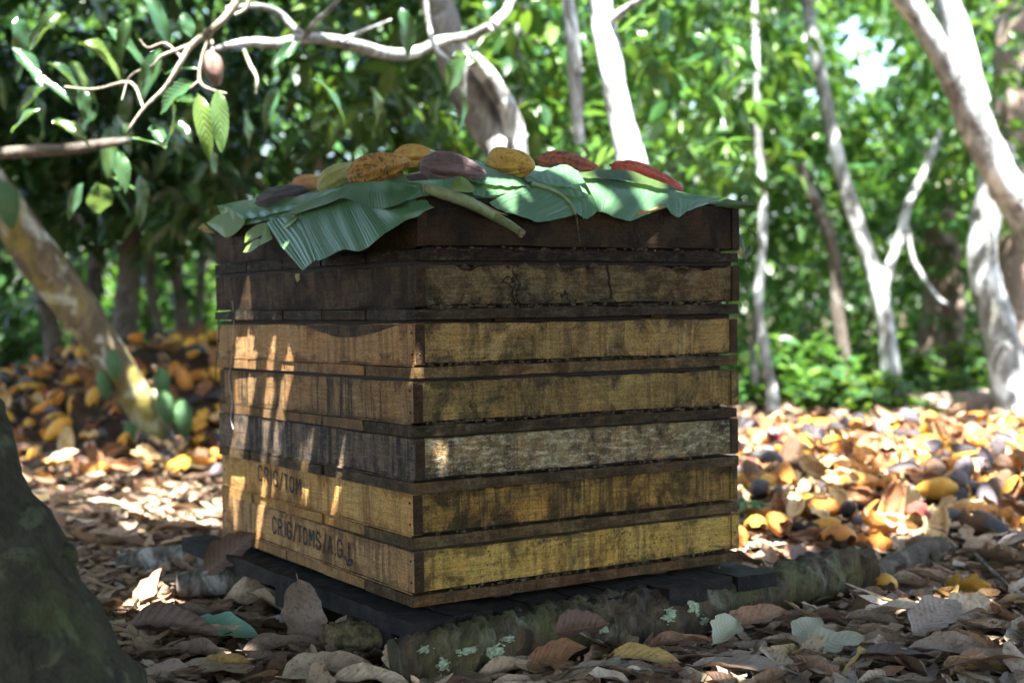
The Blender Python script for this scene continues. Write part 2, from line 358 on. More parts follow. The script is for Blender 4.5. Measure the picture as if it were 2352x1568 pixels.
for i in range(7):
    dx, dy, dz, rz, tx, ty = FIT[i]; zb = H_*(6-i)+dz
    e = thing('wooden_tray', LBL[i], 'tray', (0, 0, 0), 'stacked wooden fermentation trays'); trays.append(e)
    ux = Vector((math.cos(rz), math.sin(rz), tx)).normalized(); uy = Vector((-math.sin(rz), math.cos(rz), ty)); uz = ux.cross(uy).normalized(); uy = uz.cross(ux)
    e.matrix_world = Matrix(((ux.x, uy.x, uz.x, dx), (ux.y, uy.y, uz.y, dy), (ux.z, uy.z, uz.z, zb), (0, 0, 0, 1)))
    cl, cr = TL[i], TR[i]
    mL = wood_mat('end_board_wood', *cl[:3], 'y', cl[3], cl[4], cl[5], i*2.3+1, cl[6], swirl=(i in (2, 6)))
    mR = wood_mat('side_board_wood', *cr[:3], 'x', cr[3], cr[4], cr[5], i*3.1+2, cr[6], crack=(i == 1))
    s = TSLAT[i]; mS = wood_mat('slat_wood', tuple(min(1, c*1.7) for c in s), s, tuple(c*.3 for c in s), 'x', .6, .5, .4, i*1.9, .1, edge=0)
    z0, z1 = .0285, (.134 if i == 0 else .1135)
    tk = .022
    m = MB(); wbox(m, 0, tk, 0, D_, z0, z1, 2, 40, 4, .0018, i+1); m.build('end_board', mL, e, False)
    if True:   # darker corner cap on the right-hand face
        m = MB(); wbox(m, .0, tk, -.0025, -.0002, z0+.001, z1-.001, 1, 1, 6, .0008, i+9); m.build('corner_strip', M_post, e, False)
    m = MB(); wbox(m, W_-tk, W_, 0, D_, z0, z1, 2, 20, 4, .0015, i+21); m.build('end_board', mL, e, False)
    m = MB(); wbox(m, W_-tk, W_, -.0035, -.0002, z0+.002, z1-.002, 1, 1, 8, .0015, i+29); m.build('corner_strip', mR if i in (0, 3, 5, 6) else M_post, e, False)
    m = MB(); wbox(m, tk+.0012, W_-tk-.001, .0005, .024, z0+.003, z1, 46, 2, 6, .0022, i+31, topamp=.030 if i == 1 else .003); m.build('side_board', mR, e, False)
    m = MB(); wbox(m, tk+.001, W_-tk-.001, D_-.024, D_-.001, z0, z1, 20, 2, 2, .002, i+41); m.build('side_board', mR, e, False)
    # floor slats: long edge of the first shows on the right-hand face, all ends show on the left
    nsl = 5; ws = D_/nsl
    for k in range(nsl):
        g0 = .0 if k == 0 else rnd.uniform(.004, .010); o_ = rnd.uniform(-.003, .003)
        m = MB(); wbox(m, -.003+o_, W_+rnd.uniform(-.006, .0015), -.0025 if k == 0 else k*ws+g0, (k+1)*ws-.003, 0, .0225, 36, 2, 2, .0016, i*7+k)
        m.build('floor_slat', mS if not (k and i in (2, 3, 5, 6)) else wood_mat('slat_end_wood', tuple(c*.8 for c in cl[0]), tuple(c*.7 for c in cl[1]), cl[2], 'x', .4, .4, .3, i+k*.7, edge=0), e, False)
    m = MB(); wbox(m, -.0030, -.0003, .006, D_-.004, .0245, .0277, 1, 40, 1, .0007, i+50); m.build('thin_lath', mL, e, False)
    for xx in (.2, .63):
        m = MB(); wbox(m, xx, xx+.05, .012, D_-.012, -.0065, -.0003, 1, 6, 1); m.build('under_batten', M_post, e, False)
    m = MB(); wbox(m, .03, W_-.03, .03, D_-.03, .0232, .128, 1, 1, 1); tag(m.build('gap_dark_fill', M_gapdark, e, False), kind='stuff')  # bean block added to stop light and turn the gaps black
    m = MB(); wbox(m, .006, W_-(.09 if i == 3 else .012), .012, D_-.01, (.1142 if i else .10), (.1245 if i else .101), 1, 1, 1); tag(m.build('gap_shade_strip', M_gapdark, e, False), kind='stuff')  # dark strip added in the seam in place of shade
    for (nx_, ny_, nz_, ax_n) in ((.010, -.0026, .05, 1), (.011, -.0026, .092, 1), (W_-.012, -.0036, .07, 1), (-.0022, .012, .05, 0), (-.0022, .013, .095, 0), (-.0022, D_-.02, .07, 0)):
        m = MB(); q_ = np.arange(7)/7*2*math.pi; o_ = np.stack([np.zeros(7), np.cos(q_)*.0028, np.sin(q_)*.0028], -1); o_ = o_ if ax_n == 0 else o_[:, [1, 0, 2]]; o2 = o_.copy(); o2[:, 0 if ax_n == 0 else 1] += .0020
        m.add(np.concatenate([o_, o2])+np.array([nx_, ny_, nz_]), grid_faces(2, 7, False, True)); m.f.append(np.array([tuple(range(7))])); m.m.append(np.zeros(1, int)); m.build('nail_head', M_nail, e)
    # crumbs of dried pulp wedged in the crack
    m = MB(); oc = np.array([(1, 0, 0), (0, 1, 0), (-1, 0, 0), (0, -1, 0), (0, 0, 1), (0, 0, -1)], float); of = np.array([(0, 1, 4), (1, 2, 4), (2, 3, 4), (3, 0, 4), (1, 0, 5), (2, 1, 5), (3, 2, 5), (0, 3, 5)])
    nc = [60, 150, 130, 110, 40, 25, 90][i]
    for k in range(nc):
        c = np.array([rnd.uniform(.03, W_-.03), rnd.uniform(.000, .006), rnd.uniform(.0235, .029)]); 
        m.add(oc*np.array([rnd.uniform(.002, .007), .004, rnd.uniform(.0015, .004)])*(1+.3*rng.random((6, 3)))+c, of)
    if i == 1:
        for k in range(160):
            xx = abs(rnd.gauss(.42, .16)) % .8+.03; s_ = rnd.uniform(.004, .013)
            m.add(oc*np.array([s_, .008, s_*.6])*(1+.4*rng.random((6, 3)))+np.array([xx, rnd.uniform(.008, .02), rnd.uniform(.098, .112)]), of)
    tag(m.build('pulp_crumb', M_crumb, e, False), kind='stuff')

# arc-shaped dark stain painted in real wear on tray 3: a thin sliver of dark bark left on the board (waney edge)
m = MB(); pts = [(805, 742), (850, 745), (880, 742)]
arc = [(693, 741), (715, 755), (745, 767), (775, 774), (810, 774), (850, 766), (885, 755), (915, 744)]
ev = trays[2]; inv = np.array(ev.matrix_world.inverted())
def loc(p, M=inv): return (M@np.append(p, 1))[:3]
lo = [loc(PX(a, b, 0.)) for a, b in arc]; V = []
for k, p in enumerate(catmull(lo, 30)):
    zt = .1125
    for q, xz in ((0, zt), (1, (zt+p[2])/2), (2, min(p[2], zt-.0005))): V.append((-.0016 if q < 2 else -.0009, p[1], xz))
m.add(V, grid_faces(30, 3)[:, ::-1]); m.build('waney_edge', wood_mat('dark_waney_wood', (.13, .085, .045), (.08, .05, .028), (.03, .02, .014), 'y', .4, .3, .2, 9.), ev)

# stencilled lettering: narrow strokes with stencil breaks
G = {'C': [[(1, .78), (.78, 1), (.25, 1), (0, .8), (0, .53)], [(0, .45), (0, .2), (.25, 0), (.78, 0), (1, .22)]],
     'R': [[(0, 0), (0, 1)], [(.18, 1), (.75, 1), (1, .85), (1, .62), (.75, .5), (.2, .5)], [(.5, .44), (1, 0)]],
     'I': [[(.5, 0), (.5, 1)]], 'G': [[(1, .8), (.75, 1), (.25, 1), (0, .8), (0, .55)], [(0, .45), (0, .2), (.25, 0), (.8, 0), (1, .2), (1, .45), (.6, .45)]],
     '/': [[(0, -.12), (1, 1.1)]], 'T': [[(0, 1), (.42, 1)], [(.58, 1), (1, 1)], [(.5, .93), (.5, 0)]],
     'O': [[(.42, 1), (.2, .95), (0, .75), (0, .25), (.2, .05), (.42, 0)], [(.58, 0), (.8, .05), (1, .25), (1, .75), (.8, .95), (.58, 1)]],
     'M': [[(0, 0), (0, 1)], [(.12, 1), (.5, .4), (.88, 1)], [(1, 1), (1, 0)]],
     'S': [[(1, .8), (.8, 1), (.2, 1), (0, .82), (0, .62), (.45, .53)], [(.55, .48), (1, .38), (1, .18), (.8, 0), (.2, 0), (0, .2)]],
     'A': [[(0, 0), (.45, 1)], [(.55, 1), (1, 0)], [(.28, .35), (.72, .35)]], '.': [[(.4, 0), (.4, .09)]],
     'L': [[(.2, 1), (.2, 0)], [(.3, .02), (1, .02)], [(.2, 0), (.2, -.28)], [(-.25, -.05), (-.1, -.3), (.5, -.32), (.9, -.12)]]}
t = NT('faded_stencil_paint'); n_ = t.noise(t.coord(), 70, 4, .7, .3); n3 = t.noise(t.coord((1, 1, .3)), 190, 3, .7)
tr = t.n('BsdfTransparent'); ms = t.n('MixShader'); t.l(t.math('MULTIPLY', t.ramp(n_, [(.30, .55), (.45, .97)]), t.ramp(n3, [(.3, .75), (.45, 1)])), ms.inputs[0])
t.l(tr.outputs[0], ms.inputs[1]); t.l(t.bsdf((.016, .015, .014), .7, .25), ms.inputs[2]); M_sten = t.done(ms.outputs[0])
def stencil(tr_, text, p0, p1, hgt, lw, widths):
    inv = np.array(tr_.matrix_world.inverted()); a = loc(PX(*p0), inv); b = loc(PX(*p1), inv)
    s0, s1 = a[1], b[1]; z0_, z1_ = a[2], b[2]; tot = sum(widths); x = 0
    for ch, wd in zip(text, widths):
        m = MB(); gw = wd*.62
        for st_ in G[ch]:
            pp = np.array([(x+u*gw, v*hgt) for u, v in st_])
            pp[:, 0] *= abs(s1-s0)/tot; 
            for q in range(len(pp)-1):
                A0, B0 = pp[q], pp[q+1]; dd = B0-A0; L = np.linalg.norm(dd)+1e-9; dd /= L; nn = np.array([-dd[1], dd[0]])*lw/2
                A0 = A0-dd*lw*.3; B0 = B0+dd*lw*.3
                cs = [A0+nn, A0-nn, B0-nn, B0+nn]
                vv = [(-.0018-.00004*q-.0003*(G[ch].index(st_) % 2), s0-c[0], z0_+(z1_-z0_)*(c[0]/abs(s1-s0))+c[1]) for c in cs]
                m.add(vv, [(0, 1, 2, 3)])
        m.build('stencil_letter', M_sten, tr_, False); x += wd
stencil(trays[5], 'CRIG/TOM', (587, 1101), (692, 1139),   .036, .0064, [1, 1, .55, 1, .7, .9, .95, 1.1])
stencil(trays[6], 'CRIG/TOMS/A.G.L', (624, 1222), (815, 1290), .038, .0068, [1, 1, .55, 1, .8, .9, 1, 1.15, 1, .8, 1, .45, 1, .5, 1])
# torn pale splinter mark under the leaf tip on tray 2
m = MB(); inv2 = np.array(trays[1].matrix_world.inverted()); c0 = loc(PX(688, 640), inv2); V = [(-.0022, c0[1], c0[2]+.012)]
for k in range(22):
    a_ = k/22*2*math.pi; r_ = .015*(1+.25*rnd.random()*(1 if k % 2 else -1)); V.append((-.0017, c0[1]+math.cos(a_)*r_*.95, c0[2]+.010+math.sin(a_)*r_*1.2))
V = np.array(V); V[:, 2] = np.minimum(V[:, 2], .111)
m.add(V, [(0, k+1, (k+1) % 22+1) for k in range(22)]); m.build('torn_splinter', plain_mat('fresh_torn_wood', (.34, .25, .12), (.22, .15, .07), 90), trays[1], False)
# thin spider-thread cord down the left end
cordp = [PX(533, 690, -.012), PX(537, 730, -.008), PX(534, 790, -.006), PX(531, 830, -.006), PX(526, 870, -.006), PX(533, 920, -.006), PX(530, 960, -.006), PX(536, 985, -.006)]
m = MB(); tube(m, cordp, [.0011]*8, 5, 36, .1, 1); tag(m.build('thin_cord', plain_mat('cord_fibre', (.5, .48, .5), (.2, .17, .15), 60)), 'thin pale cord hanging down the left end of the tray stack', 'cord')
cordp = [PX(500, 728, -.02), PX(503, 760, -.02), PX(497, 830, -.02), PX(495, 880, -.02), PX(499, 905, -.015), PX(507, 935, -.01)]
m = MB(); tube(m, cordp, [.0015]*6, 5, 30, .1, 2); tag(m.build('dark_tendril', plain_mat('dark_tendril', (.06, .04, .03), (.1, .07, .05), 60)), 'dark dry tendril curving along the far left edge of the stack', 'vine')

# ------------------------------------------------------------------ pallet, logs
M_black = wood_mat('blackened_pallet_wood', (.038, .036, .036), (.015, .0145, .015), (.006, .006, .006), 'y', .4, .3, .2, 4., 0., edge=0, spec=.12)
pal = thing('pallet', 'low black plank pallet under the whole stack of trays', 'pallet', (0, 0, 0))
xs = -.06; k = 0; ends = [-.10, -.085, -.125, -.055, -.11, -.06, -.13, -.09, -.10, -.18]
for k in range(9):
    wd = [.10, .105, .10, .115, .10, .11, .12, .11, .13][k]
    m = MB(); wbox(m, xs, xs+wd-.009, ends[k], 1.24 if k == 0 else D_+rnd.uniform(.02, .1), -.047, -.010+rnd.uniform(-.004, .002), 3, 40, 2, .003, k+70)
    m.build('plank', M_black, pal, False); xs += wd
for yy in (.02, .55, 1.02):
    m = MB(); wbox(m, -.05, .9, yy, yy+.07, -.095, -.0485, 20, 2, 2, .002, 80+yy); m.build('bearer', M_black, pal, False)
M_moss = bark_mat('mossy_log_bark', (.095, .066, .034), (.016, .012, .008), (.15, .15, .10), -.1, (.072, .082, .02), .40, 2.2, 2.)
m = MB(); lg = [P(905, 1530, 2.84), P(1100, 1488, 2.93), P(1300, 1449, 3.05), P(1500, 1418, 3.2), P(1700, 1375, 3.42), P(1850, 1337, 3.6), P(1985, 1312, 3.76)]
tube(m, lg, [.054, .060, .059, .064, .058, .062, .058], 40, 130, .10, 3, fine=.12)
mlog = thing('mossy_log', 'long mossy log with pale lichen patches along the pallet front', 'log'); m.build('bark', M_moss, mlog)
t_ = plain_mat('pale_green_lichen', (.40, .48, .33), (.15, .19, .11), 130, .9, 1.)
def patch_on(path_pts, rad, spots, mat, parent, name):
    for (px, py, sx, sy) in spots:
        # small raised crust of lichen seated on the log's flank
        C_ = catmull(path_pts, 200); u_, v_, _z = to_px(C_); j = int(np.argmin(abs(u_-px))); c = C_[j]; ax = C_[min(j+1, 199)]-C_[j-1]; ax /= np.linalg.norm(ax)
        rr_ = np.interp(j/199*(len(rad)-1), range(len(rad)), rad)
        up = (v_[j]-py)/FPX*_z[j]/rr_; up = max(-.95, min(.95, up)); an = math.asin(up)
        side = np.cross(ax, [0, 0, 1]); side /= np.linalg.norm(side)
        if side@(CAM-c) < 0: side = -side
        vv = np.cross(side, ax); vv /= np.linalg.norm(vv); vv = vv if vv[2] > 0 else -vv
        m = MB(); lx = sx/FPX*_z[j]; ly = sy/FPX*_z[j]/rr_; rl = random.Random(px)
        for b_ in range(46):
            u1, v1 = rl.gauss(0, .45), rl.gauss(0, .45); bs = rl.uniform(.12, .36)*math.exp(-.5*(u1*u1+v1*v1)); n_ = 9; V = []
            for ring, hh in ((0, .0030), (.7, .0022), (1., -.002)):
                for q in range(n_):
                    th = q/n_*2*math.pi; k_ = ring*bs*(1+.3*math.sin(2*th+b_)+.2*math.sin(5*th+b_)); aa = an+ly*(v1+k_*math.sin(th))
                    V.append(c+ax*lx*(u1+k_*math.cos(th)*1.2)+(side*math.cos(aa)+vv*math.sin(aa))*(rr_*1.06+hh))
            m.add(V, grid_faces(3, n_, False, True))
        m.build(name, mat, parent)
RADM = [.054, .060, .059, .064, .058, .062, .058]
patch_on(lg, RADM, [(965, 1478, 22, 10), (985, 1510, 15, 16), (1045, 1480, 28, 9), (1105, 1480, 26, 17), (1135, 1455, 20, 8), (1345, 1430, 14, 11), (1545, 1385, 22, 19), (1490, 1402, 22, 14), (1565, 1415, 16, 10)], t_, mlog, 'lichen_patch')
m = MB(); tube(m, [P(1955, 1322, 3.7), P(2010, 1318, 3.85), P(2090, 1290, 4.05), P(2150, 1268, 4.2), P(2185, 1268, 4.3)], [.062, .038, .04, .04, .02], 20, 30, .16, 8, fine=.09)
tag(m.build('rotten_stump', bark_mat('crumbling_mossy_bark', (.11, .08, .05), (.03, .022, .015), (.16, .13, .09), .1, (.05, .055, .02), .2, 3., 6.)), 'crumbling rotten stump past the mossy log\'s right end, before the husk heap', 'stump')
M_greylog = bark_mat('grey_log_bark', (.20, .18, .155), (.04, .03, .025), (.38, .38, .36), .4, (.08, .06, .04), .1, 2.6, 4.)
def small_log(label, pts, rad, knots=()):
    pts = [p+np.array([0, 0, .008]) for p in pts]
    e = thing('short_log', label, 'log', tuple(pts[0])); m = MB(); tube(m, pts, rad, 20, 26, .05, rad[0]*99, fine=.03)
    m.build('bark', M_greylog, e, loc=pts[0]); e.children[0].location = (0, 0, 0)
    for kp in knots:
        m = MB(); c = P(*kp); a_ = np.arange(14)/14*2*math.pi; V = [c-VD*.004]
        for r_ in (.010, .017): V += [c+VR*math.cos(q)*r_*1.5+VU*math.sin(q)*r_+VD*(.0+.012*(r_ > .015)) for q in a_]
        f = [(0, 1+j, 1+(j+1) % 14) for j in range(14)]; m.add(V, f); m.add(V, [(1+j, 15+j, 15+(j+1) % 14, 1+(j+1) % 14) for j in range(14)])
        o = m.build('branch_knot', plain_mat('knot_wood', (.30, .19, .10), (.08, .05, .03), 120), e, loc=pts[0]); o.location = (0, 0, 0)
small_log('grey short log with a pale knot, lying left of the pallet', [P(272, 1302, 4.15), P(350, 1292, 4.15), P(430, 1287, 4.12), P(512, 1284, 4.1)], [.030, .037, .038, .036], [(438, 1281, 4.075)])
small_log('mottled short log ending under the pallet\'s left edge', [P(412, 1350, 3.72), P(480, 1343, 3.72), P(560, 1330, 3.74), P(640, 1310, 3.76)], [.033, .036, .037, .036])
m = MB(); tube(m, [P(735, 1452, 3.0), P(800, 1458, 3.0), P(860, 1460, 3.01), P(925, 1446, 3.02)], [.016, .026, .025, .012], 14, 40, .14, 5, fine=.2)
tag(m.build('rotten_wood_chunk', plain_mat('rotten_yellow_wood', (.19, .155, .08), (.045, .038, .025), 60, .9, 1.)), 'rotten yellowish wood chunk beside the mossy log\'s near end', 'wood')
m = MB(); tube(m, [P(2238, 1270, 3.9), P(2290, 1320, 3.75), P(2345, 1372, 3.6), P(2380, 1400, 3.5)], [.004, .005, .005, .006], 7, 14, .05, 2)
tag(m.build('bare_twig', M_greylog), 'thin bare twig slanting over the litter at lower right edge', 'twig')

# ------------------------------------------------------------------ pods and husks
PODC = {'yellow': ((.60, .34, .04), (.50, .22, .02), (.09, .045, .02), .15), 'orange': ((.58, .24, .035), (.44, .14, .022), (.08, .03, .016), .25),
        'brown': ((.16, .085, .04), (.09, .05, .028), (.03, .02, .014), .5), 'black': ((.045, .038, .042), (.028, .024, .026), (.012, .01, .01), .4),
        'red': ((.36, .07, .05), (.25, .045, .03), (.08, .02, .015), .3), 'purple-grey': ((.15, .12, .13), (.09, .075, .085), (.035, .03, .03), .4)}
PM = {k: pod_mat('husk_'+k.replace('-', '_'), *v, seed=i) for i, (k, v) in enumerate(PODC.items())}
INN = {'cream': pod_mat('inner_flesh_cream', (.66, .50, .29), (.54, .34, .15), (.22, .11, .05), .4, 1, .7, .2), 'rusty': pod_mat('inner_flesh_rusty', (.30, .15, .07), (.22, .10, .05), (.09, .045, .025), .6, 2, .8, .2)}
def prof(t):      # pod radius along its length, stem end to beak
    return (np.sin(np.pi*np.clip(t, 0, 1)**.82)**.52)*(1-.20*t**2)*(1-.12*np.exp(-((t-.1)/.06)**2))
def pod_pts(t, phi, sc=1., seed=0, ridge=.055):
    r = prof(t)*.5*.44*sc
    k = 1+.3*ridge-1.7*ridge*(1-np.abs(np.sin(2.5*phi+.3*np.sin(t*5+seed))))**1.7*np.sin(np.pi*np.clip(t, 0, 1))**.5+ridge*.35*np.cos(10*phi+.4)+.02*np.sin(9*t*6.3+seed+phi*4)*np.sin(phi*6+seed)
    return np.stack([t-.5, r*k*np.cos(phi), r*k*np.sin(phi)], -1)
def whole_pod(seed=0, nt_=26, nphi=40, ridge=.055, bend=.0):
    m = MB(); T_ = 1-np.cos(np.linspace(0, math.pi, nt_)); T_ = T_/2; ph = np.arange(nphi)/nphi*2*math.pi
    TT, PP = np.meshgrid(T_, ph, indexing='ij'); V = pod_pts(TT, PP, 1, seed, ridge).reshape(-1, 3); V[:, 2] += bend*(V[:, 0]**2)
    m.add(V, grid_faces(nt_, nphi, False, True)[:, ::-1]); return m
def half_pod(seed, cup=False, nt_=13, nphi=13):
    """a broken shell: thick wall, outside skin, pale inside"""
    r_ = random.Random(seed); m = MB()
    if not cup:
        T_ = np.linspace(.02, .98-.1*r_.random(), nt_); span = math.pi*(1+.12*r_.uniform(-1, 1)); ph = np.linspace(-span/2, span/2, nphi)-math.pi/2
    else:
        T_ = np.linspace(.0, r_.uniform(.42, .62), nt_); ph = np.linspace(0, 2*math.pi*(.86 if r_.random() < .5 else 1.), nphi+5)
    TT, PP = np.meshgrid(T_, ph, indexing='ij')
    if not cup:
        rag = 1+.16*np.sin(T_*17+seed)+.09*np.sin(T_*41+seed); PP = -math.pi/2+(PP+math.pi/2)*rag[:, None]
    else:
        rag = 1+.16*np.sin(ph*3+seed)+.10*np.sin(ph*8+seed); TT = TT*rag[None, :]
    O = pod_pts(TT, PP, 1., seed); I = pod_pts(TT*.90+.05 if not cup else np.clip(TT*.97+.035, 0, 1), PP, .68, seed, .02)
    if cup: I[..., 0] = np.maximum(I[..., 0], O[..., 0]); I[-1, :, 0] = O[-1, :, 0]
    else: I[:, 0] = I[:, 0]*.3+(O[:, 0]*.7+I[:, 0]*0)*1.; I[:, 0, 1:] = I[:, 0, 1:]; 
    if not cup:
        for e in (0, -1): 
            d_ = O[:, e].copy(); d_[:, 1:] *= .74; I[:, e] = d_
    curl = r_.uniform(-.35, .25)
    for A in (O, I): A[..., 1] *= 1+curl*(.3+A[..., 2]*2)
    a, b = O.shape[:2]; f = grid_faces(a, b); m.add(O.reshape(-1, 3), f[:, ::-1], 0); m.add(I.reshape(-1, 3), f, 1)
    n_ = a*b; idx = lambda i, j: i*b+j; rim = []
    for i in range(a-1):
        rim.append((idx(i, 0), idx(i+1, 0), idx(i+1, 0)+n_, idx(i, 0)+n_)); rim.append((idx(i+1, b-1), idx(i, b-1), idx(i, b-1)+n_, idx(i+1, b-1)+n_))
    for j in range(b-1):
        rim.append((idx(a-1, j), idx(a-1, j+1), idx(a-1, j+1)+n_, idx(a-1, j)+n_)); rim.append((idx(0, j+1), idx(0, j), idx(0, j)+n_, idx(0, j+1)+n_))
    V = np.concatenate([O.reshape(-1, 3), I.reshape(-1, 3)]); m.add(V, rim, 1)
    return m
TEMPL = []   # (MB, form, mesh)
for s in range(4): TEMPL.append((half_pod(10+s), 'half'))
for s in range(3): TEMPL.append((half_pod(30+s, True), 'cup'))
TEMPL.append((whole_pod(3, 16, 20), 'whole'))
TM = [mb.mesh('pod_husk', [PM['yellow'], INN['cream']]) for mb, _ in TEMPL]
def rotm(yaw, tilt, roll):
    return np.array(Matrix.Rotation(yaw, 3, 'Z') @ Matrix.Rotation(tilt, 3, 'Y') @ Matrix.Rotation(roll, 3, 'X'))
cand = []
def heap_fill(side, n, d0, d1, p0, p1, cw, mind):
    pts = []
    tries = 0
    while len(pts) < n and tries < n*60:
        tries += 1
        d = math.sqrt(rnd.uniform(d0*d0, d1*d1)); px = rnd.uniform(p0, p1); l = (px-1176)/FPX*d; x, y = WL(l, d)
        a, b = heap_h(x, y); hh = a if side == 'right' else b
        if hh < .03 and rnd.random() < .7: continue
        if hh < .012 and rnd.random() < .9: continue
        if side == 'right' and px < 1640: continue
        ok = all((x-q[0])**2+(y-q[1])**2 > (mind*(1 if rnd.random() < .7 else .55))**2 for q in pts[-400:])
        if not ok: continue
        pts.append((x, y)); lift = 0 if len(pts) < n*.6 else rnd.uniform(.0, .05)
        ti = rnd.choices(range(8), [3, 3, 3, 3, 2.6, 2.6, 2.6, 2.4])[0]; form = TEMPL[ti][1]
        colr = rnd.choices(list(cw), list(cw.values()))[0]
        up = rnd.random() < .72
        roll = rnd.gauss(0, .5)+(0 if up else math.pi); tilt = rnd.gauss(0, .3)
        lean = rnd.uniform(.35, 1.25) if (up and rnd.random() < .65) else 0.
        if form == 'cup': tilt = rnd.choice([-1, 1])*rnd.uniform(.2, 1.5); roll = rnd.uniform(0, 6.28)
        L = rnd.uniform(.12, .185); yaw = rnd.uniform(0, 6.28)
        z = float(ground_h(x, y))+lift+(.030 if form != 'whole' else .025)*L/.15
        cand.append(dict(side=side, x=x, y=y, z=z, R=np.array(Matrix.Rotation(lean, 3, Vector((*RH, 0))))@rotm(yaw, tilt, roll), L=L, W=rnd.uniform(.9, 1.25), t=ti, form=form, col=colr, inn=rnd.choices(['cream', 'rusty'], [.6, .4] if side == 'right' else [.4, .6])[0], up=up, px=px, d=d, near=d))
heap_fill('right', 680, 4.0, 7.6, 1640, 2480, {'yellow': 1.7, 'orange': 2.8, 'brown': 2.0, 'black': 1.5, 'purple-grey': 1.6, 'red': .4}, .062)
heap_fill('left', 640, 6.0, 9.8, -120, 900, {'yellow': 2.3, 'orange': 2.1, 'brown': 1.5, 'black': 2.4, 'purple-grey': 1., 'red': .08}, .072)
# husks singled out in the photograph
for (px, py, col, ti, up, L, yaw, inn) in [(2232, 1345, 'yellow', 0, True, .17, .4, 'rusty'), (2030, 1350, 'yellow', 1, False, .11, 0., 'cream'), (2240, 1200, 'brown', 2, True, .20, .2, 'rusty'), (2110, 1190, 'red', 0, False, .17, -.5, 'rusty'),
                                           (1975, 1085, 'orange', 3, True, .15, 1.2, 'cream'), (2015, 1200, 'orange', 1, True, .20, .1, 'cream'), (2150, 1130, 'yellow', 7, False, .15, .9, 'cream'), (1920, 1245, 'orange', 2, False, .17, .3, 'rusty'),
                                           (2295, 1275, 'brown', 0, True, .16, .2, 'rusty'), (1715, 1105, 'yellow', 1, True, .18, .2, 'cream'), (1735, 1215, 'yellow', 2, False, .14, .1, 'cream'), (2200, 1085, 'black', 7, False, .15, .3, 'rusty'), (2075, 1090, 'purple-grey', 7, False, .15, .9, 'rusty')]:
    hh = .05
    d = 4.5
    for _ in range(12):
        p = P(px, py, d); g_ = float(ground_h(p[0], p[1]))+.035; d += (p[2]-g_)*4. if p[2] > g_ else (p[2]-g_)*4.
        d = max(3.5, min(8, d))
    p = P(px, py, d)
    cand.append(dict(side='right', x=p[0], y=p[1], z=float(ground_h(p[0], p[1]))+.045, R=rotm(-YAW+yaw+2.1, 0.1, .5 if up else math.pi+.3), L=L, W=1.25, t=ti, form=TEMPL[ti][1], col=col, inn=inn, up=up, px=px, d=d, near=d-3))
vis = [c for c in cand if -10 < c['px'] < 2362 and not (500 < c['px'] < 1700)]
vis.sort(key=lambda c: c['near']/c['L']); keep = set(id(c) for c in vis[:296])
cells = {}
for c in cand:
    if id(c) in keep:
        if c['side'] == 'right':
            row = 'front rows' if c['d'] < 5.3 else ('middle rows' if c['d'] < 6.6 else 'back rows'); col = 'tray end' if c['px'] < 1920 else ('middle' if c['px'] < 2140 else 'right end')
        else:
            row = 'front rows' if c['d'] < 7.0 else ('middle rows' if c['d'] < 7.8 else 'back rows'); col = 'left end' if c['px'] < 170 else ('centre' if c['px'] < 400 else 'tray end')
        form = {'half': 'half husk cut side up' if c['up'] else 'half husk cut side down', 'cup': 'broken cup-shaped husk', 'whole': 'whole pod'}[c['form']]
        cells.setdefault((c['side'], c['col'], form, row, col), []).append(c)
ORD = ['leftmost', 'second from left', 'third from left', 'fourth from left', 'fifth from left', 'sixth from left', 'seventh from left', 'eighth from left', 'ninth from left']
for key, lst in cells.items():
    lst.sort(key=lambda c: c['px'])
    for i, c in enumerate(lst):
        side, colr, form, row, col = key; rank = '' if len(lst) == 1 else (', '+(ORD[i] if i < len(lst)-1 or len(lst) > 9 else 'rightmost'))
        c['label'] = f"{colr} {form}{rank}, {row}, {col} of {side} heap"
stuff = {'right': MB(), 'left': MB()}; pml = list(PM.values()); inl = list(INN.values()); allm = pml+inl
for c in cand:
    S = np.diag([c['L'], c['L']*c['W'], c['L']*c['W']])
    if id(c) in keep:
        o = link('cocoa_pod' if c['form'] == 'whole' else 'cocoa_pod_husk', TM[c['t']])
        M4 = Matrix(((c['R']@S).tolist())).to_4x4(); M4.translation = (c['x'], c['y'], c['z']); o.matrix_world = M4
        for si, mm in ((0, PM[c['col']]), (1, INN[c['inn']])): o.material_slots[si].link = 'OBJECT'; o.material_slots[si].material = mm
        tag(o, c['label'], 'cocoa pod', 'cocoa pods and husks in the '+c['side']+' heap')
    else:
        mb = TEMPL[c['t']][0]; pi, ii = list(PM).index(c['col']), len(pml)+list(INN).index(c['inn'])
        for v_, f_, m_, off in zip(mb.v, mb.f, mb.m, np.concatenate([[0], np.cumsum([len(q) for q in mb.v])[:-1]])):
            stuff[c['side']].add(v_@(c['R']@S).T+np.array([c['x'], c['y'], c['z']]), f_-off, np.where(m_ == 0, pi, ii))
tag(stuff['right'].build('pod_husk_heap', allm), 'far and buried husks of the sunlit heap right of the trays', 'husk heap', kind='stuff')
tag(stuff['left'].build('pod_husk_heap', allm), 'far and buried husks of the dim heap behind the leaning trunk', 'husk heap', kind='stuff')

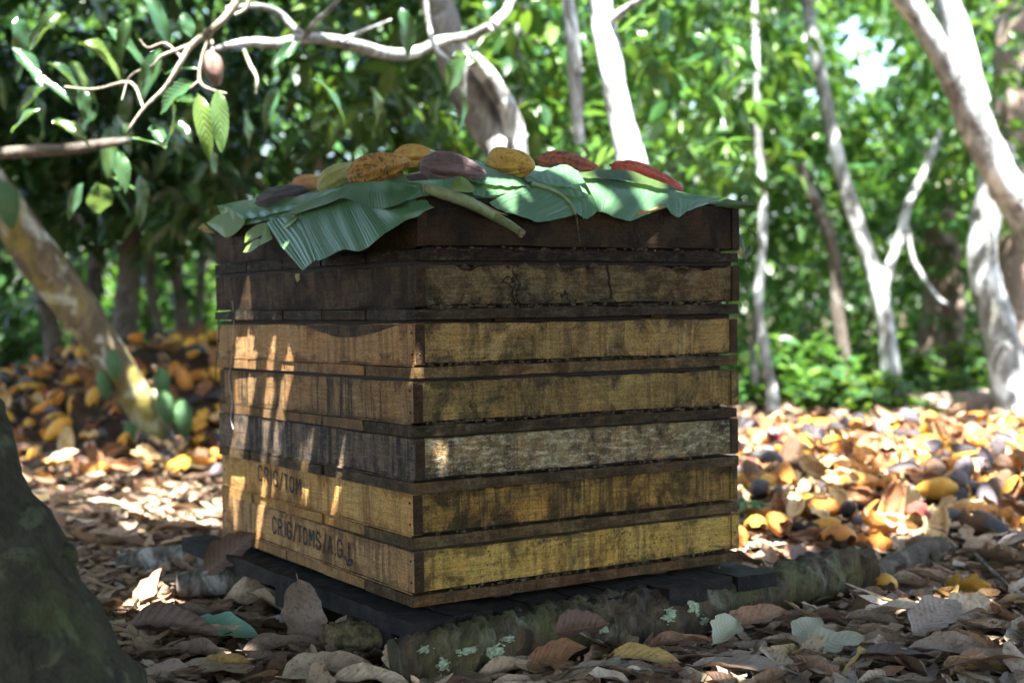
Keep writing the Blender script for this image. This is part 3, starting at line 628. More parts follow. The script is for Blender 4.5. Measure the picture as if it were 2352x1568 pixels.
# ------------------------------------------------------------------ banana leaves draped over the top tray
def HT(x, y):
    d = np.minimum(x, y); dr = np.minimum(np.minimum(x, y), np.minimum(W_-x, D_-y))
    ins = .868+.14*(1-np.exp(-np.maximum(dr, 0)/.20))
    edge = np.minimum(np.minimum(x, y), np.minimum(W_-x, D_-y))
    return np.where(edge >= 0, ins, .868+1.7*np.maximum(edge, -.30))
def onH(px, py, off=0.):
    v = ray(px, py); ts = np.arange(2.2, 4.9, .003); Q = CAM+v*ts[:, None]
    g = Q[:, 2]-(HT(Q[:, 0], Q[:, 1])+off); j = np.where(g < 0)[0]
    if len(j): return Q[j[0]]
    return Q[int(np.argmin(g))]
CA = lambda x, y: (442.6+x*.2796, 316.1+y*.2796)
CB = lambda x, y: (1074.9+x*.2903, 316.1+y*.2903)
t = NT('banana_leaf'); uvn = t.n('TexCoord'); sep = t.n('SeparateXYZ'); t.l(uvn.outputs['UV'], sep.inputs[0]); g = t.n('NewGeometry'); oi = t.n('ObjectInfo')
w1 = t.math('SINE', t.math('MULTIPLY', sep.outputs[0], 520)); w2 = t.math('SINE', t.math('ADD', t.math('MULTIPLY', sep.outputs[0], 61), 1.3))
cmb = t.n('CombineXYZ'); t.l(t.math('MULTIPLY', sep.outputs[0], 150), cmb.inputs[0]); t.l(t.math('MULTIPLY', sep.outputs[1], 1.5), cmb.inputs[1])
sn = t.noise(cmb.outputs[0], 1., 4, .65); bn = t.noise(t.coord(), 14, 4, .6, .4)
col = t.mix(t.ramp(sn, [(.3, 0), (.7, 1)]), (.062, .150, .072), (.11, .225, .11))
col = t.mix(t.math('MULTIPLY', t.ramp(w2, [(.75, 0), (1, 1)]), .10), col, (.17, .29, .19))
col = t.mix(t.math('MULTIPLY', t.ramp(bn, [(.45, 0), (.7, 1)]), .35), col, (.07, .20, .11))
col = t.mix(t.ramp(t.noise(t.coord(), 120, 3, .6), [(.70, 0), (.74, 1)]), col, (.05, .04, .02))
col = t.mix(g.outputs['Backfacing'], col, (.16, .25, .05))
hgt = t.math('ADD', t.math('MULTIPLY', w1, .12), t.math('ADD', t.math('MULTIPLY', sn, 1.2), t.math('MULTIPLY', w2, .4)))
sh = t.bsdf(col, .36, .7, hgt, .3, .003); tb = t.n('BsdfTranslucent'); t.l(t.mix(.4, col, (.20, .32, .04)), tb.inputs[0])
ms = t.n('MixShader'); ms.inputs[0].default_value = .28; t.l(sh, ms.inputs[1]); t.l(tb.outputs[0], ms.inputs[2]); M_ban = t.done(ms.outputs[0])
M_rib = plain_mat('leaf_midrib', (.22, .28, .13), (.14, .19, .08), 40, .5, .3, .4)
M_dryban = plain_mat('dry_leaf_edge', (.35, .26, .08), (.16, .11, .04), 40, .7)
def banana(label, rows, off=.004, conv=CA, ripple=.0009, rib=None, nu=64, nv=26, usc=1., lift=None, mat=None, flip=False):
    """rows: control rows from one long edge to the other, each a list of crop points (left to right)"""
    e = thing('banana_leaf', label, 'leaf', (0, 0, 0), 'banana leaves covering the top tray')
    G_ = []
    for ri, row in enumerate(rows):
        G_.append([onH(*conv(*p[:2]), off+(p[2] if len(p) > 2 else 0)) for p in row])
    G_ = np.array([catmull(r_, nu) for r_ in G_]); G_ = catmull(G_, nv)
    du = np.gradient(G_, axis=1); dv = np.gradient(G_, axis=0); N = np.cross(du, dv); N /= np.linalg.norm(N, axis=2)[..., None]+1e-9
    if N[nv//2, nu//2]@(CAM-G_[nv//2, nu//2]) < 0: N = -N; fl = True
    else: fl = False
    U, Vv = np.meshgrid(np.linspace(0, 1, nu), np.linspace(0, 1, nv))
    Lg = np.linalg.norm(G_[nv//2, -1]-G_[nv//2, 0])
    s = off*900
    G_ = G_+N*(ripple*(.35*np.sin(U*Lg*330+s)+.6*np.sin(U*Lg*83+2*s+Vv*2)+.8*np.sin(U*Lg*23+s+Vv*3)*Vv)+.0015)[..., None]
    ed = .004*n2(U*30+s, s, 1)*((Vv > .97)*1.)  # ragged outer edge
    G_[-1] += (dv[-1]/(np.linalg.norm(dv[-1], axis=1)[:, None]+1e-9))*(.004*n2(np.linspace(0, 14, nu)+s, s, 1, 2))[:, None]
    m = MB(); f = grid_faces(nv, nu); m.add(G_.reshape(-1, 3), f if fl else f[:, ::-1])
    uv = np.stack([U*Lg*usc, Vv], -1).reshape(-1, 2)
    o = m.build('blade', mat or M_ban, e, True, uv)
    # make sure the glossy upper side faces outwards/up
    if rib is not None:
        m = MB(); pr = [onH(*conv(*p), off+.006) for p in rib]; tube(m, pr, np.linspace(.006, .0025, len(pr)), 10, 24, .03, 1); m.build('midrib', M_rib, e)
    return e
# bed of big leaves lying over the beans
m = MB(); gx, gy = np.meshgrid(np.linspace(.02, W_-.02, 40), np.linspace(.02, D_-.02, 44), indexing='ij')
m.add(np.stack([gx, gy, HT(gx, gy)-.018], -1), grid_faces(40, 44)); tag(m.build('cocoa_bean_mass', plain_mat('fermenting_beans', (.10, .06, .04), (.05, .03, .02), 60)), 'mound of fermenting cocoa beans hidden under the leaves', 'beans', kind='stuff')
banana('wide leaf laid beneath the others at the back left of the top', [[(200, 560), (700, 470), (1200, 380), (1700, 250)], [(260, 640), (800, 560), (1300, 470), (1800, 380)], [(420, 720), (900, 640), (1400, 560), (1990, 520)]], .001)
banana('broad dull green leaf underneath at right rear of the top', [[(-300, 250), (300, 230), (900, 270), (1500, 400), (1900, 470)], [(-300, 330), (300, 330), (900, 360), (1500, 440), (1950, 490)], [(-200, 500), (300, 480), (900, 500), (1500, 520), (1990, 520)]], .002, CB)
banana('dark leaf peeping out behind the plump yellow pod', [[(-300, 100), (0, 170), (300, 260), (560, 230)], [(-300, 200), (0, 240), (300, 330), (620, 260)], [(-200, 300), (0, 330), (300, 390), (620, 330)]], .006, CB)
banana('large front leaf with corrugated veins hanging lowest at the centre-left', [[(850, 560), (1010, 500), (1200, 450), (1450, 470), (1700, 490), (1930, 520)], [(868, 632), (1040, 575), (1220, 538), (1450, 570), (1700, 575), (1940, 548)], [(940, 820), (1130, 760), (1300, 730), (1530, 680), (1760, 620), (1960, 565)], [(1032, 1012), (1240, 928), (1390, 928), (1600, 782), (1800, 660), (1985, 578)]], .016, usc=1.2)
banana('narrow drooping leaf lobe ending in a point, left of the large front leaf', [[(605, 700), (660, 682), (720, 660), (880, 620)], [(735, 900), (790, 870), (860, 830), (960, 790)], [(905, 1097), (930, 1075), (975, 1040), (1030, 1000)]], .010, nv=20)
banana('long flat leaf running left under the black and green pods', [[(296, 568), (540, 530), (800, 490), (1060, 440), (1340, 375)], [(340, 615), (580, 582), (820, 540), (1060, 490), (1340, 420)], [(412, 676), (620, 640), (830, 590), (1020, 510), (1200, 450)]], .013, usc=.15, ripple=.001)
banana('curved leaf with wavy lower edge above the corrugated one', [[(1040, 455), (1200, 410), (1350, 372), (1500, 364), (1650, 364), (1830, 392), (2005, 440)], [(860, 565), (1110, 490), (1290, 450), (1470, 450), (1650, 450), (1830, 445), (2000, 455)], [(722, 662, .012), (1040, 572, .02), (1250, 508, .026), (1480, 582, .02), (1680, 560, .024), (1830, 500, .015), (1995, 465, .01)]], .030, ripple=.0010)
banana('leaf edge with bright yellow-green upturned fold at the centre', [[(1640, 368), (1850, 352), (2060, 345), (2185, 318)], [(1760, 400), (1900, 392), (2050, 390), (2130, 370)], [(1900, 430), (1960, 432), (2040, 440), (2095, 450)]], .034, ripple=.001, nu=40)
M_yg = leaf_mat('yellow_green_underside', [(0, (.13, .19, .03)), (1, (.15, .22, .04))], (.25, .36, .04), .25, .5)
def patch(name, label, pts, conv, off, mat, cat='leaf', bulge=.006):
    e = MB(); q = [onH(*conv(*p), off) for p in pts]; c = np.mean(q, 0)+(CAM-np.mean(q, 0))/np.linalg.norm(CAM-np.mean(q, 0))*bulge
    Q = catmull(np.array(q+[q[0]]), len(q)*5+1)[:-1]*.5+np.array([np.interp(np.arange(len(q)*5)/5., range(len(q)+1), [a[k] for a in q]+[q[0][k]]) for k in range(3)]).T*.5
    n_ = len(Q); V = [c]
    for r_ in (.35, .7, 1.): V += list(c+(Q-c)*r_+(CAM-c)/np.linalg.norm(CAM-c)*bulge*.4*(1-r_))
    f3 = [(0, 1+j, 1+(j+1) % n_) for j in range(n_)]; f4 = [(1+r_*n_+j, 1+(r_+1)*n_+j, 1+(r_+1)*n_+(j+1) % n_, 1+r_*n_+(j+1) % n_) for r_ in (0, 1) for j in range(n_)]
    V = np.array(V); e.add(V, f4); e.f.append(np.array(f3)); e.m.append(np.zeros(len(f3), int))
    uv = np.stack([(V-c)@VR*3, (V-c)@VU*3+.5], -1); return tag(e.build(name, mat, None, True, uv), label, cat, 'banana leaves covering the top tray')
patch('leaf_fold', 'small bright yellow-green upturned leaf fold at front centre', [(2100, 430), (2150, 355), (2195, 316), (2260, 345), (2320, 425), (2290, 450), (2190, 445)], CA, .036, M_yg)
patch('leaf_fold', 'yellow-green folded leaf end at the far left of the top', [(288, 580), (340, 600), (430, 680), (400, 740), (330, 800), (268, 812)], CA, .018, M_yg)
patch('leaf_fold', 'pale sunlit leaf tip at the extreme left corner of the top', [(110, 702), (200, 640), (290, 618), (290, 700), (275, 822), (200, 770)], CA, .010, M_ban)
patch('leaf_fold', 'dull yellow folded leaf piece hanging at the left face', [(425, 865), (440, 780), (520, 720), (600, 700), (580, 790), (470, 850)], CA, .006, M_yg)
patch('leaf_fold', 'rounded green leaf tip pointing down-left on the left face', [(412, 942), (450, 880), (520, 835), (560, 830), (540, 890), (470, 940)], CA, .008, M_ban)
patch('leaf_fold', 'slim yellow-green blade beside the rounded leaf tip', [(545, 890), (570, 800), (605, 700), (640, 790), (655, 830), (600, 862)], CA, .007, M_yg)
patch('leaf_fold', 'little grey-green bract pointing left over the drooping lobe', [(732, 752), (770, 690), (850, 638), (862, 660), (800, 720)], CA, .022, M_ban)
patch('leaf_fold', 'shrivelled yellow-brown leaf scrap at the extreme left corner', [(40, 745), (90, 705), (160, 760), (180, 790), (80, 770)], CA, .004, M_dryban)
banana('green leaf blade sloping right behind the purple pod', [[(0, 178), (120, 225), (260, 275), (420, 320)], [(-20, 260), (120, 300), (260, 330), (440, 358)], [(10, 340), (130, 372), (300, 385), (485, 392)]], .022, CB, usc=.5)
banana('underlying leaf blade seen below the sloping one', [[(0, 300), (200, 360), (400, 370), (500, 380)], [(20, 380), (160, 420), (320, 430), (480, 395)], [(40, 460), (140, 470), (260, 455), (330, 445)]], .010, CB)
banana('fan-shaped leaf with arched midrib right of the stalk', [[(500, 362), (610, 400), (720, 450), (800, 520), (848, 600)], [(400, 410), (490, 460), (600, 520), (700, 570), (838, 606)], [(270, 460), (340, 510), (480, 575), (600, 610), (832, 612)], [(160, 520), (245, 575), (400, 620), (580, 668), (825, 618)]], .020, CB, rib=[(500, 360), (620, 400), (740, 455), (820, 540), (850, 610)])
banana('short leaf lobe just right of the arched midrib', [[(740, 455), (820, 470), (900, 465), (990, 455)], [(800, 520), (870, 530), (940, 530), (1020, 540)], [(850, 600), (890, 620), (935, 645), (1028, 585)]], .014, CB, nu=40, nv=20)
banana('broad smooth leaf covering the right front edge of the top', [[(900, 318), (1150, 335), (1400, 375), (1700, 440), (2010, 484)], [(960, 420), (1180, 440), (1420, 460), (1680, 500), (1990, 492)], [(1030, 590), (1090, 600), (1270, 657), (1550, 562), (1960, 495)], ], .017, CB, usc=.3, ripple=.0012)
banana('pointed right flap of the broad smooth leaf', [[(1480, 470), (1640, 480), (1800, 490), (2010, 484)], [(1560, 540), (1660, 550), (1780, 530), (1990, 492)], [(1600, 600), (1655, 634), (1760, 575), (1980, 496)]], .019, CB, usc=.4, nu=40, nv=20)
banana('folded pale leaf tip with rounded end, right of the yellow pod', [[(440, 322), (600, 268), (750, 218), (870, 268)], [(480, 335), (620, 320), (770, 300), (900, 320)], [(500, 345), (640, 368), (800, 386), (915, 362)]], .030, CB, usc=.5, ripple=.001)
banana('crumpled strip of leaf tucked below the folded pale tip', [[(480, 348), (640, 380), (800, 395), (930, 440)], [(560, 385), (700, 410), (840, 425), (960, 455)], [(620, 410), (740, 450), (850, 470), (985, 462)]], .024, CB, ripple=.0016, nu=48)
M_dkl = leaf_mat('dark_leaf_underside', [(0, (.035, .07, .012)), (1, (.045, .085, .015))], (.2, .3, .03), .3, .55)
banana('dark rolled leaf edge just in front of the two red pods', [[(870, 282), (1080, 258), (1280, 268), (1450, 330), (1640, 400)], [(900, 305), (1080, 300), (1270, 320), (1440, 365), (1640, 412)], [(930, 322), (1100, 330), (1280, 350), (1430, 385), (1640, 420)]], .030, CB, mat=M_dkl, ripple=.0008)
patch('leaf_fold', 'yellow-edged leaf tip sticking out past the right end', [(1950, 520), (2050, 485), (2180, 510), (2290, 535), (2210, 565), (2050, 555)], CB, .012, M_dkl)
patch('leaf_fold', 'yellowish dry-edged leaf strip below the broken stalk', [(90, 500), (150, 535), (250, 590), (320, 615), (200, 590), (110, 540)], CB, .012, M_dryban)
patch('leaf_fold', 'pale scarred patch curling on the broad right leaf', [(1335, 575), (1390, 575), (1500, 560), (1540, 520), (1555, 555), (1450, 590), (1350, 615)], CB, .021, M_dryban)
# hanging strips beyond the right end
for (pts, lab) in (([(2120, 640, 3.5), (2190, 690, 3.52), (2270, 770, 3.5)], 'thin green leaf strip curving past the right end of the top tray'), ([(2110, 720, 3.55), (2150, 820, 3.55), (2190, 960, 3.52), (2240, 1090, 3.5)], 'long twisted green leaf strip hanging at the right end'), ([(2120, 850, 3.5), (2170, 930, 3.5), (2200, 985, 3.5)], 'yellow-brown dried strip dangling at the right end'), ([(2235, 850, 3.52), (2215, 930, 3.5), (2195, 985, 3.5)], 'short olive strip crossing the dangling ones at the right end')):
    C_ = catmull([P(*CB(a, b), c) for a, b, c in pts], 16); wv = .014*np.sin(np.linspace(.25, math.pi-.05, 16)); m = MB(); V = []
    for q in range(16):
        sd = VR*math.cos(q*.12)+VD*math.sin(q*.12); V += [C_[q]-sd*wv[q], C_[q]+np.array([0, 0, .004])-VD*.003, C_[q]+sd*wv[q]]
    m.add(V, grid_faces(16, 3)); tag(m.build('leaf_strip', M_dryban if 'yellow-brown' in lab else M_dkl, None, True, np.zeros((48, 2))), lab, 'leaf')
# broken leaf stalk lying over the front corner
e = thing('leaf_stalk', 'cut grooved leaf stalk poking down over the front face', 'stalk')
pp = [onH(*CA(1890, 415), .045), onH(*CA(1990, 440), .045), onH(*CB(0, 515), .045)-VD*.01, P(*CB(200, 620), 3.02), P(*CB(330, 690), 2.97), P(*CB(425, 755), 2.93)]
m = MB(); tube(m, pp, [.010, .0125, .0125, .0105, .009, .0075], 16, 44, .03, 2); m.build('stem', plain_mat('pale_stalk', (.21, .25, .12), (.13, .15, .07), 50, .5), e)
m = MB(); tube(m, [pp[-1]-(pp[-1]-pp[-2])*.12, pp[-1]+(pp[-1]-pp[-2])*.05], [.0085, .0078], 12, 3, .12, 5); m.build('torn_end', plain_mat('torn_stalk_end', (.10, .08, .04), (.22, .17, .08), 150), e)
# dry root thread hanging below the midrib
m = MB(); tube(m, [P(*CB(850, 600), 3.16), P(*CB(862, 680), 3.15), P(*CB(868, 740), 3.15), P(*CB(890, 835), 3.15)], [.0035, .002, .0012, .0007], 6, 18, .2, 3)
tag(m.build('dry_stem_thread', plain_mat('dry_thread', (.09, .07, .04), (.05, .035, .02), 60)), 'dry thin thread dangling from the arched midrib tip', 'stem')

# whole pods on the leaves
def top_pod(label, c, size, tilt, mats, seed, d=None, ratio=None, toward=0., off=0.):
    px, py = c; base = onH(px, py+size[1]*.35, .01) if d is None else P(px, py, d)
    dd = (base-CAM)@VD; ctr = P(px, py, dd+size[1]/FPX*dd*.3)
    L = size[0]/FPX*dd*1.04; Wd = size[1]/FPX*dd*1.18
    a = VR*math.cos(tilt)+np.array([0, 0, 1])*math.sin(tilt)+VD*toward; a /= np.linalg.norm(a); L2 = L/max(.4, math.sqrt(1-(a@VD)**2))
    b = np.cross([0, 0, 1], a); b /= np.linalg.norm(b); c_ = np.cross(a, b)
    e = thing('cocoa_pod', label, 'cocoa pod', tuple(ctr), 'whole cocoa pods on the banana leaves')
    m = whole_pod(seed, 48, 90, .21); o = m.build('pod_shell', mats, e)
    k = Wd/(.44*L2*.92); Rm = np.stack([a*L2, b*L2*k, c_*L2*k], 1)@np.array(Matrix.Rotation(seed*1.3, 3, 'X'))
    MX = Matrix(Rm.tolist()).to_4x4(); o.matrix_local = MX
    m = MB(); tube(m, [(-.5, 0, 0), (-.53, 0, .005)], [.03, .022], 8, 3); s_ = m.build('stem_scar', M_dryban, e); s_.matrix_local = MX
pm = lambda n_, a, b, c, s, k=0: pod_mat(n_, a, b, c, s, k, .33, .6)
top_pod('greyish black cocoa pod, leftmost on the leaves', (647, 449), (120, 34), .28, pm('blackish_pod_skin', (.12, .105, .115), (.07, .06, .065), (.015, .013, .012), .4), 1)
top_pod('orange-tan pod half hidden behind the green one', (706, 426), (80, 40), .35, pm('tan_pod_skin', (.62, .32, .13), (.48, .22, .08), (.1, .05, .02), .2), 2, d=3.6)
top_pod('pale green-yellow ribbed cocoa pod tilted left', (782, 409), (112, 52), .50, pm('green_pod_skin', (.50, .47, .13), (.32, .38, .14), (.22, .16, .03), .25), 3)
top_pod('large ochre cocoa pod with black speckles', (870, 389), (146, 60), .26, pm('ochre_pod_skin', (.60, .33, .05), (.42, .19, .03), (.035, .022, .015), .75), 4)
top_pod('yellow cocoa pod farthest back on the leaves', (955, 357), (98, 40), .02, pm('yellow_pod_skin', (.62, .38, .06), (.50, .27, .04), (.12, .06, .02), .4), 5, d=3.62)
top_pod('purple-brown cocoa pod at the centre of the top', (1041, 389), (150, 60), -.16, pm('purple_pod_skin', (.19, .115, .115), (.11, .07, .075), (.2, .1, .035), .25), 6)
top_pod('plump golden pod seen end-on, right of the purple one', (1174, 377), (104, 61), -.2, pm('golden_pod_skin', (.72, .47, .09), (.56, .32, .05), (.2, .10, .03), .5), 7, toward=-.8)
top_pod('red-orange pod with a dark scar, second from the right', (1307, 378), (142, 46), -.18, pm('coral_pod_skin', (.58, .17, .07), (.40, .11, .06), (.09, .05, .05), .9), 8, d=3.52)
top_pod('bright red pod at the far right of the leaves', (1487, 408), (168, 46), -.33, pm('red_pod_skin', (.65, .13, .08), (.46, .075, .05), (.13, .05, .05), .7), 9, d=3.5)
m = MB(); tube(m, [P(1020, 362, 3.5), P(1040, 352, 3.5), P(1050, 335, 3.5), P(1048, 325, 3.5)], [.002, .0015, .001, .0006], 5, 12); tube(m, [P(1040, 352, 3.5), P(1050, 348, 3.5), P(1056, 338, 3.48)], [.0015, .001, .0006], 5, 8)
tag(m.build('dry_twig', M_dryban), 'tiny dry twig standing behind the purple-brown pod', 'twig')

# ------------------------------------------------------------------ leaf litter
def leafcloud(mb, Pn, ax, nr, L, Wd, nt_=4, droop=.15, fold=.25, m=0, uvs=None, wave=0., rag=0.):
    ax = ax/np.linalg.norm(ax, axis=1)[:, None]; sd = np.cross(ax, nr); sd /= np.linalg.norm(sd, axis=1)[:, None]+1e-9; nn = np.cross(sd, ax)
    T_ = np.linspace(0, 1, nt_+1); wt = np.sin(np.pi*np.clip(T_, 0, 1)**.85)**.75; wt[0] = .02; wt[-1] = .02
    N = len(Pn); S = np.array([-1., 0, 1.]) if nt_ < 7 else np.array([-1., -.5, 0, .5, 1.])
    dr = np.broadcast_to(droop, (N,)); fo = np.broadcast_to(fold, (N,)); wv = np.broadcast_to(wave, (N,)); ph = rng.random(N)*6
    V = np.zeros((N, len(T_), len(S), 3))
    for i, t_ in enumerate(T_):
        rg = 1+rag*(rng.random(N)-.6)*(0 < i < len(T_)-1)
        for j, s_ in enumerate(S):
            if rag and s_ == 0: rg = 1+rag*(rng.random(N)-.6)
            V[:, i, j] = Pn+ax*(L*t_)[:, None]+sd*(rg*Wd*s_*wt[i]*(1-.3*abs(s_)*np.abs(fo)))[:, None]+nn*((-dr*t_*t_*L)+fo*abs(s_)**1.4*wt[i]*Wd+wv*Wd*np.sin(t_*11+ph+s_*2)*abs(s_))[:, None]
    base = grid_faces(len(T_), len(S)); k = len(T_)*len(S)
    F = (base[None]+(np.arange(N)*k)[:, None, None]).reshape(-1, 4)
    mb.add(V.reshape(-1, 3), F, m)
    if uvs is not None:
        U, Vv = np.meshgrid(S, T_); uvs.append(np.tile(np.stack([U, Vv], -1).reshape(-1, 2), (N, 1)))
CLEAR = []
for q_ in catmull(lg, 60): CLEAR.append((q_[0], q_[1], .085)); 
for px, py in ((285, 1310), (340, 1305), (400, 1300), (460, 1298), (510, 1295), (430, 1375), (490, 1368), (550, 1360), (610, 1345)):
    q_ = PZ(px, py, GZ+.02); CLEAR.append((q_[0], q_[1], .065)); CLEAR.append((q_[0]-VH[0]*.07, q_[1]-VH[1]*.07, .05))
for px, py, r_ in ((500, 1440, .09), (690, 1440, .08), (455, 1410, .07), (540, 1290, .06), (585, 1380, .07), (395, 1440, .07), (1480, 1510, .05), (1910, 1475, .06), (1275, 1515, .05), (830, 1470, .08), (2150, 1425, .07), (500, 1490, .05), (2232, 1360, .09), (2030, 1360, .07)):
    q_ = PZ(px, py, GZ+.02); CLEAR.append((q_[0], q_[1], r_))
LITTER = [(0, (.30, .20, .125)), (.18, (.46, .34, .23)), (.36, (.17, .09, .055)), (.5, (.56, .45, .32)), (.64, (.12, .065, .045)), (.8, (.44, .28, .16)), (.9, (.30, .15, .09)), (1, (.42, .37, .26))]
M_lit = leaf_mat('dry_litter_leaf', LITTER, (.35, .22, .1), .12, .62, .35, veins=True, dry=True)
def litter(N, d0, d1, p0, p1, Lr, nt_, curl, skip=None, lift=.0):
    d = np.sqrt(rng.uniform(d0*d0, d1*d1, N)); px = rng.uniform(p0, p1, N); l = (px-1176)/FPX*d; x, y = WL(l, d)
    keep_ = ~((x > -.02) & (x < .92) & (y > -.02) & (y < 1.12))
    a, b = heap_h(x, y); keep_ &= (a+b < .035) | (rng.random(N) < .10)
    for cx_, cy_, cr_ in CLEAR: keep_ &= (np.hypot(x-cx_, y-cy_) > cr_) | (Lr[1] < .08)
    x, y = x[keep_], y[keep_]; n_ = len(x); L = rng.uniform(*Lr, n_); th = rng.uniform(0, 6.28, n_)
    ax = np.stack([np.cos(th), np.sin(th), rng.normal(.04, .20, n_)], -1); nr = np.stack([rng.normal(0, .35, n_), rng.normal(0, .35, n_), np.ones(n_)], -1)
    z = ground_h(x, y)+rng.uniform(.004, .030, n_)+lift
    m = MB(); uv = []; P0 = np.stack([x, y, z], -1)-ax*(L/2)[:, None]*np.array([1, 1, 0])
    leafcloud(m, P0, ax, nr, L, L*rng.uniform(.17, .27, n_), nt_, rng.normal(.0, .16, n_)*curl, rng.normal(.1, .5, n_)*curl, 0, uv, rng.uniform(0, .22, n_)*curl, .7)
    return m, np.concatenate(uv)
m, uv = litter(8600, 2.25, 5.2, -900, 3000, (.05, .15), 7, .75); tag(m.build('leaf_litter', M_lit, None, True, uv), 'dry brown leaf litter carpeting the near ground', 'leaf litter', kind='stuff')
m, uv = litter(15000, 5.0, 13, -1100, 3300, (.07, .18), 5, .8); tag(m.build('leaf_litter', M_lit, None, True, uv), 'dry brown leaf litter spread over the ground farther back', 'leaf litter', kind='stuff')
m, uv = litter(9000, 2.3, 5.0, -200, 2600, (.02, .06), 4, .6); tag(m.build('leaf_litter', M_lit, None, True, uv), 'small crumbled leaf bits between the bigger dry leaves', 'leaf litter', kind='stuff')
# individually placed leaves of the foreground
DRYC = {'greyish-brown': (.22, .165, .125), 'pale tan': (.42, .32, .22), 'dark brown': (.085, .045, .03), 'rust-brown': (.22, .11, .055), 'yellow-ochre': (.36, .24, .08), 'pale greenish-grey': (.27, .255, .17), 'blue-green': (.13, .27, .20), 'fresh green': (.04, .14, .03)}
DM = {k: leaf_mat('leaf_'+k.replace(' ', '_').replace('-', '_'), [(0, c), (1, tuple(q*1.25 for q in c))], tuple(min(1, q*1.4) for q in c), .12, .55, .4, veins=True, dry=('green' not in k or 'greyish' in k)) for k, c in DRYC.items()}
def one_leaf(label, px, py, ang, L, colr, droop=.1, fold=.3, tilt=.1, width=.25, z=None, roll=0., wave=.08, grp='dry leaves lying in the foreground'):
    g_ = PZ(px, py, GZ+.02); 
    for _ in range(3): g_ = PZ(px, py, float(ground_h(g_[0], g_[1]))+(.03 if z is None else z))
    a = VR*math.cos(ang)+np.array([VH[0], VH[1], 0])*math.sin(ang)*1.0; a = a/np.linalg.norm(a); a = a*math.cos(tilt)+np.array([0, 0, 1])*math.sin(tilt)
    nr = np.array([0, 0, 1.])+np.cross(a, [0, 0, 1])*roll
    m = MB(); uv = []; leafcloud(m, -a[None]*L/2, a[None], nr[None], np.array([L]), np.array([L*width]), 12, droop, fold, 0, uv, wave, .35)
    tube(m, [-a*L*.5, -a*L*.57+np.array([0, 0, .003])], [.0014, .0012], 6, 3); uv = np.concatenate([uv[0], np.zeros((m.n-len(uv[0]), 2))])
    o = m.build('dry_leaf', DM[colr], None, True, uv); o.location = g_; return tag(o, label, 'leaf', grp)
def leaf_at(label, c, a, nr, L, colr, width=.27, droop=.1, fold=.3, wave=.1):
    a = np.array(a, float); a /= np.linalg.norm(a); m = MB(); uv = []; leafcloud(m, -a[None]*L/2, a[None], np.array(nr, float)[None], np.array([L]), np.array([L*width]), 12, droop, fold, 0, uv, wave, .35)
    tube(m, [-a*L*.49, -a*L*.60], [.0014, .0012], 6, 3); uv = np.concatenate([uv[0], np.zeros((m.n-len(uv[0]), 2))])
    o = m.build('dry_leaf', DM[colr], None, True, uv); o.location = c; return tag(o, label, 'leaf', 'dry leaves lying in the foreground')
VH3 = np.array([*VH, 0.]); RH3 = np.array([*RH, 0.]); Z3 = np.array([0, 0, 1.])
leaf_at('big greyish-brown leaf propped upright against the pallet edge', P(700, 1420, 3.16), -Z3*.72-VH3*.55+RH3*.22, -VH3*.75+Z3*.5+RH3*.25, .19, 'greyish-brown', .29, .35, .5, .2)
leaf_at('dark brown folded leaf standing over the small logs', P(530, 1272, 3.70), RH3*.8+Z3*.58, -VH3*.85+Z3*.35-RH3*.3, .175, 'dark brown', .30, -.05, .5)
leaf_at('fresh blue-green leaf piece lying at lower left', P(515, 1438, 3.20), RH3*1.-VH3*.35-Z3*.02, Z3*.8-VH3*.55, .165, 'blue-green', .24, .15, .3)
if 0: one_leaf('big greyish-brown leaf propped upright against the pallet edge', 690, 1415, -1.25, .20, 'greyish-brown', .1, .30, .75, .27, .07, .5)
if 0: one_leaf('fresh blue-green leaf piece lying at lower left', 500, 1440, -.25, .16, 'blue-green', .12, .35, .05, .28, .04, -.5)
one_leaf('narrow blue-green leaf sliver below the larger one', 500, 1505, -1.0, .10, 'blue-green', 0, .2, .1, .13, .03)
if 0: one_leaf('dark brown folded leaf standing over the small logs', 540, 1275, .85, .19, 'dark brown', -.05, .6, .5, .26, .10, 1.2)
one_leaf('sunlit crumpled tan leaf between the mottled log and pallet', 585, 1370, .3, .17, 'pale tan', .2, .5, .15, .34, .05, .4, .2)
one_leaf('broad dry leaf with clear ribs left of the green piece', 455, 1410, -.35, .21, 'greyish-brown', .15, .5, .05, .27, .05, -.3)
one_leaf('long ribbed brown leaf just above the green piece', 560, 1418, -.3, .20, 'greyish-brown', .15, .4, .02, .24, .05, -.2)
one_leaf('dark curled leaf with small holes beside the green piece', 395, 1440, -.4, .24, 'dark brown', .1, .8, .05, .22, .05, .6)
one_leaf('dull olive-brown leaf pointing right at lower centre-left', 650, 1478, .35, .18, 'greyish-brown', .1, .35, .08, .24, .05, .2)
one_leaf('veined pale leaf lying flat near the bottom left', 480, 1535, .1, .20, 'pale tan', .02, .1, .0, .33, .035)
one_leaf('pale broad leaf at the bottom edge left of the log', 760, 1530, .4, .20, 'pale tan', .1, .25, .1, .31, .05, .2)
one_leaf('ribbed pale leaf curling at the mossy log\'s near end', 850, 1552, .1, .15, 'pale tan', .15, .4, .05, .25, .05, .3)
one_leaf('small pale leaf leaning on the near end of the mossy log', 903, 1500, 1.4, .07, 'pale tan', 0, .3, .9, .32, .07)
one_leaf('greyish leaf scrap left of the mossy log\'s near end', 812, 1490, .6, .13, 'pale greenish-grey', .1, .4, .1, .33, .05)
one_leaf('brown square-tipped leaf leaning on the log at centre', 1275, 1505, -.2, .13, 'rust-brown', .1, .3, .45, .33, .06, .6)
one_leaf('dark heart-shaped leaf pair on the mossy log', 1335, 1440, .1, .11, 'dark brown', .1, .6, .2, .35, .13, .8)
